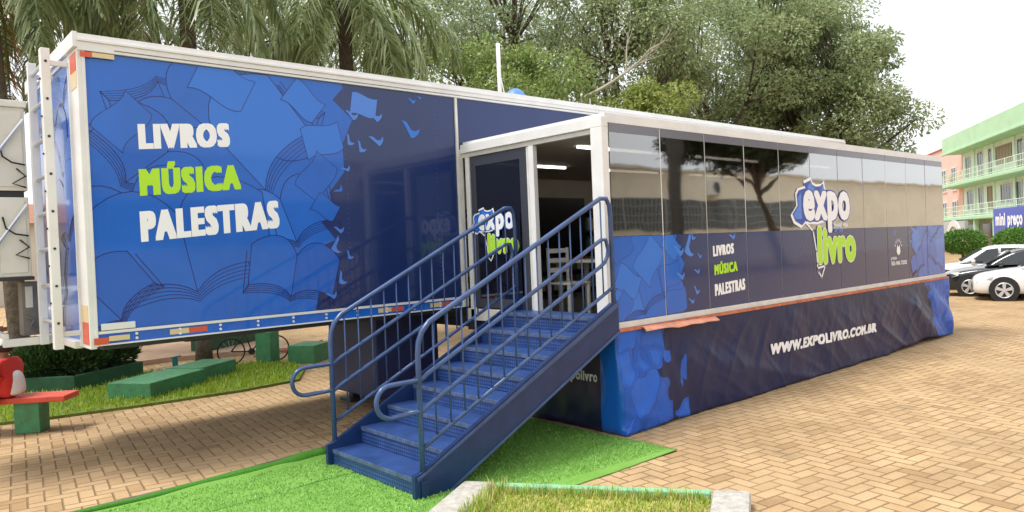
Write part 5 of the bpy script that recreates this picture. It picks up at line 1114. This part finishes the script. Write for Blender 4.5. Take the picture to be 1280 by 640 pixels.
# ------------------------------------------------------------------ cars
def loft(mb, st, mi=0, caps=True):
    n = len(st[0]); b = []
    for s in st: b += s
    F = [(i * n + q, (i + 1) * n + q, (i + 1) * n + (q + 1) % n, i * n + (q + 1) % n) for i in range(len(st) - 1) for q in range(n)]
    if caps: F += [tuple(range(n)), tuple(range((len(st) - 1) * n, len(st) * n))[::-1]]
    mb.add(b, F, mi)
CARGLASS = mat('car_glass', (.015, .018, .02), .06, coat=.6); LAMPG = mat('headlamp_glass', (.62, .64, .66), .12, coat=.5); RIM = mat('alloy_rim', (.60, .61, .63), .3, metal=.6); TAIL = mat('tail_lamp', (.35, .01, .01), .2)
def car(label, paint, loc, ang, Lc=4.2, hb=.92, hr=1.48, hatch=True, grp='cars parked beyond the trailer'):
    """x runs from nose (0) to tail (Lc); the body is one lofted shell with a glazed cabin"""
    root = empty('parked_car', (0, 0, 0), label, 'car', grp)
    W = .86
    def ring(x, zb, zt, w, crown=.04):
        P = [(w * .80, zb), (w * .97, zb + .06), (w, zb + (zt - zb) * .45), (w * .985, zt - .10), (w * .90, zt - .02), (w * .45, zt + crown * .8)]
        return [(x, y, z) for y, z in P] + [(x, 0, zt + crown)] + [(x, -y, z) for y, z in P[::-1]] + [(x, 0, zb)]
    prof = [(0.0, .30, .56, .55), (.05, .22, .66, .68), (.22, .19, .75, .80), (.55, .18, .82, .85), (1.0, .18, .90, W), (1.5, .18, hb + .02, W), (2.2, .18, hb + .05, W), (3.0, .18, hb + .07, W), (3.6, .20, hb + .08, W * .98), (Lc - .2, .24, hb + .05, .80), (Lc - .04, .30, hb - .02, .72), (Lc, .40, hb - .12, .62)]
    q = MB(); loft(q, [ring(*p) for p in prof]); bo = q.build('body', paint, root, smooth=True); sb = bo.modifiers.new('s', 'SUBSURF'); sb.levels = 1; sb.render_levels = 2
    # cabin
    xe = Lc - .12 if hatch else Lc - .75
    cab = [(1.15, hb - .02, hb + .02, .74), (1.45, hb - .02, hb + .22, .73), (1.95, hb - .02, hr - .06, .66), (2.3, hb, hr, .63), (3.0, hb, hr - .0, .63), (xe - .45, hb, hr - .05, .62), (xe - .12, hb, hb + .22, .66), (xe, hb - .04, hb + .04, .68)]
    def cring(x, zb, zt, w): return [(x, w + .09, zb), (x, w + .02 if zt - zb < .3 else w + .04, zb + (zt - zb) * .5), (x, w, zt - .05), (x, w * .8, zt), (x, 0, zt + .025), (x, -w * .8, zt), (x, -w, zt - .05), (x, -(w + .04), zb + (zt - zb) * .5), (x, -(w + .09), zb)]
    q = MB(); loft(q, [cring(*p) for p in cab]); co = q.build('cabin', paint, root, smooth=True); sb = co.modifiers.new('s', 'SUBSURF'); sb.levels = 1; sb.render_levels = 2
    # side glass, windscreen, rear glass
    for sgn in (1, -1):
        g = MB(); Y = lambda z: sgn * (.83 - .20 * max(0, (z - hb - .06)) / (hr - hb) + .012)
        for pts in ([(1.50, hb + .06), (2.02, hr - .13), (2.36, hr - .09), (2.36, hb + .07)], [(2.44, hb + .07), (2.44, hr - .09), (2.98, hr - .09), (3.12, hb + .09)], [(3.2, hb + .10), (3.06, hr - .10), (xe - .58, hr - .15), (xe - .32, hb + .14)]):
            P = [(x, Y(z), z) for x, z in pts]; g.prism(P, (0, -sgn * .02, 0))
        g.build('side_window', CARGLASS, root)
        m_ = MB(); m_.box((1.55, sgn * .88 - .07, hb + .02), (1.68, sgn * .88 + .07, hb + .14)); m_.build('mirror', paint, root, bevel=.03)
        for x in (2.2, 3.0): hh = MB(); hh.box((x, sgn * .865 - .012, hb - .12), (x + .16, sgn * .865 + .012, hb - .09)); hh.build('door_handle', paint, root, bevel=.006)
        hl = MB(); hl.prism([(.10, sgn * .40, .62), (.02, sgn * .42, .52), (.10, sgn * .70, .54), (.48, sgn * .845, .66), (.52, sgn * .82, .78), (.25, sgn * .66, .74)], (-.012, sgn * .012, .008)); hl.build('headlight', LAMPG, root, bevel=.01)
        tl_ = MB(); tl_.box((Lc - .16, sgn * .70 - .06, .72), (Lc - .06, sgn * .70 + .06, .95)); tl_.build('tail_light', TAIL, root, bevel=.02)
    g = MB(); g.prism([(1.23, .62, hb + .09), (1.23, -.62, hb + .09), (1.90, -.56, hr - .10), (1.90, .56, hr - .10)], (-.03, 0, .03)); g.build('windscreen', CARGLASS, root)
    g = MB(); g.prism([(xe - .06, .56, hb + .12), (xe - .06, -.56, hb + .12), (xe - .42, -.52, hr - .14), (xe - .42, .52, hr - .14)], (.03, 0, .03)); g.build('rear_window', CARGLASS, root)
    gl = MB(); gl.box((-.012, -.36, .36), (.03, .36, .48)); gl.box((.0, -.5, .24), (.03, .5, .30)); gl.build('grille', STEEL, root, bevel=.01)
    gl = MB(); gl.box((-.03, -.2, .38), (-.015, .2, .47)); gl.build('number_plate', ALU, root, bevel=.004)
    for x in (.78, Lc - .80):
        for sgn in (1, -1):
            y = sgn * (W - .095)
            ar = MB(); ar.cyl((x, sgn * (W - .3), .33), (x, sgn * (W + .002), .33), .385, 24); ar.build('wheel_arch', RUBBER, root)
            wh = MB(); wh.tube([(x, y - .10, .315), (x, y - .085, .315), (x, y + .085, .315), (x, y + .10, .315)] if sgn > 0 else [(x, y + .10, .315), (x, y + .085, .315), (x, y - .085, .315), (x, y - .10, .315)], [.28, .315, .315, .28], 24)
            wo = wh.build('wheel', RUBBER, root, smooth=False)
            r_2 = MB(); yo = y + sgn * .102; t_2 = y + sgn * .085
            for a in range(5):
                an = 2 * math.pi * a / 5 + .3
                r_2.prism([(x + .05 * math.cos(an - .7), t_2, .315 + .05 * math.sin(an - .7)), (x + .215 * math.cos(an - .24), t_2, .315 + .215 * math.sin(an - .24)), (x + .215 * math.cos(an + .24), t_2, .315 + .215 * math.sin(an + .24)), (x + .05 * math.cos(an + .7), t_2, .315 + .05 * math.sin(an + .7))], (0, sgn * (.028 + .0004 * a), 0))
            r_2.tube([(x + .215 * math.cos(k * math.pi / 12), yo, .315 + .215 * math.sin(k * math.pi / 12)) for k in range(25)], .018, 6, caps=False); r_2.cyl((x, y + sgn * .08, .315), (x, y + sgn * .125, .315), .055, 12)
            r_2.build('rim', RIM, wo)
    root.location = loc; root.rotation_euler = (0, 0, ang); return root
PB = mat('black_car_paint', (.012, .013, .014), .22, coat=.7); PW = mat('white_car_paint', (.78, .78, .78), .28, coat=.6)
HA = math.atan2(-.95, .31)
car('black hatchback parked between two white cars', PB, (26.95, 9.05, 0), HA)
car('white car nearest the viewer at the right edge', PW, (25.6, 7.75, 0), HA, Lc=4.4, hatch=False)
car('white hatchback parked farthest back behind the black car', PW, (29.6, 10.6, 0), HA, hr=1.52)
car('white car parked far off at the left edge beyond the tree trunk', PW, (.2, 27.5, 0), R(160))

# ------------------------------------------------------------------ building across the road (mirrored in the windows)
ob_ = empty('beige_building', (40, -25, 0), 'long beige building across the road, seen only mirrored in the trailer windows', 'building')
BEI = mat('beige_wall', (.85, .79, .64), .85, var=.15, vscale=.5)
bx('wall', (4, -36, 0), (130, -25, 7.7), ob_, BEI); bx('coping', (3.8, -25.2, 7.701), (130, -24.8, 7.9), ob_, WHITE_OLD)
for k in range(12):
    x = 7 + k * 5.15; f = MB()
    for xx in [x + .45 * i for i in range(12)]: f.box((xx, -24.96, 2.9), (xx + .035, -24.9, 5.4))
    for zz in (2.9, 3.5, 4.1, 4.75, 5.32): f.box((x, -24.95, zz), (x + 5.03, -24.91, zz + .035))
    wo = f.build('grille_window', GREYSIGN, ob_); bx('pane', (x, -24.99, 2.9), (x + 5.03, -24.97, 5.4), wo, DGLASS)
    if k % 3 == 0:
        a = MB(); a.box((x + 1, -24.98, 5.7), (x + 2.4, -24.3, 6.9)); ao = a.build('cooling_unit', WHITE_OLD, ob_, bevel=.03); a = MB(); a.tube([(x + 1.6, -24.29, 6.3), (x + 1.6, -24.27, 6.3)], .45, 20); a.build('fan', STEEL, ao)
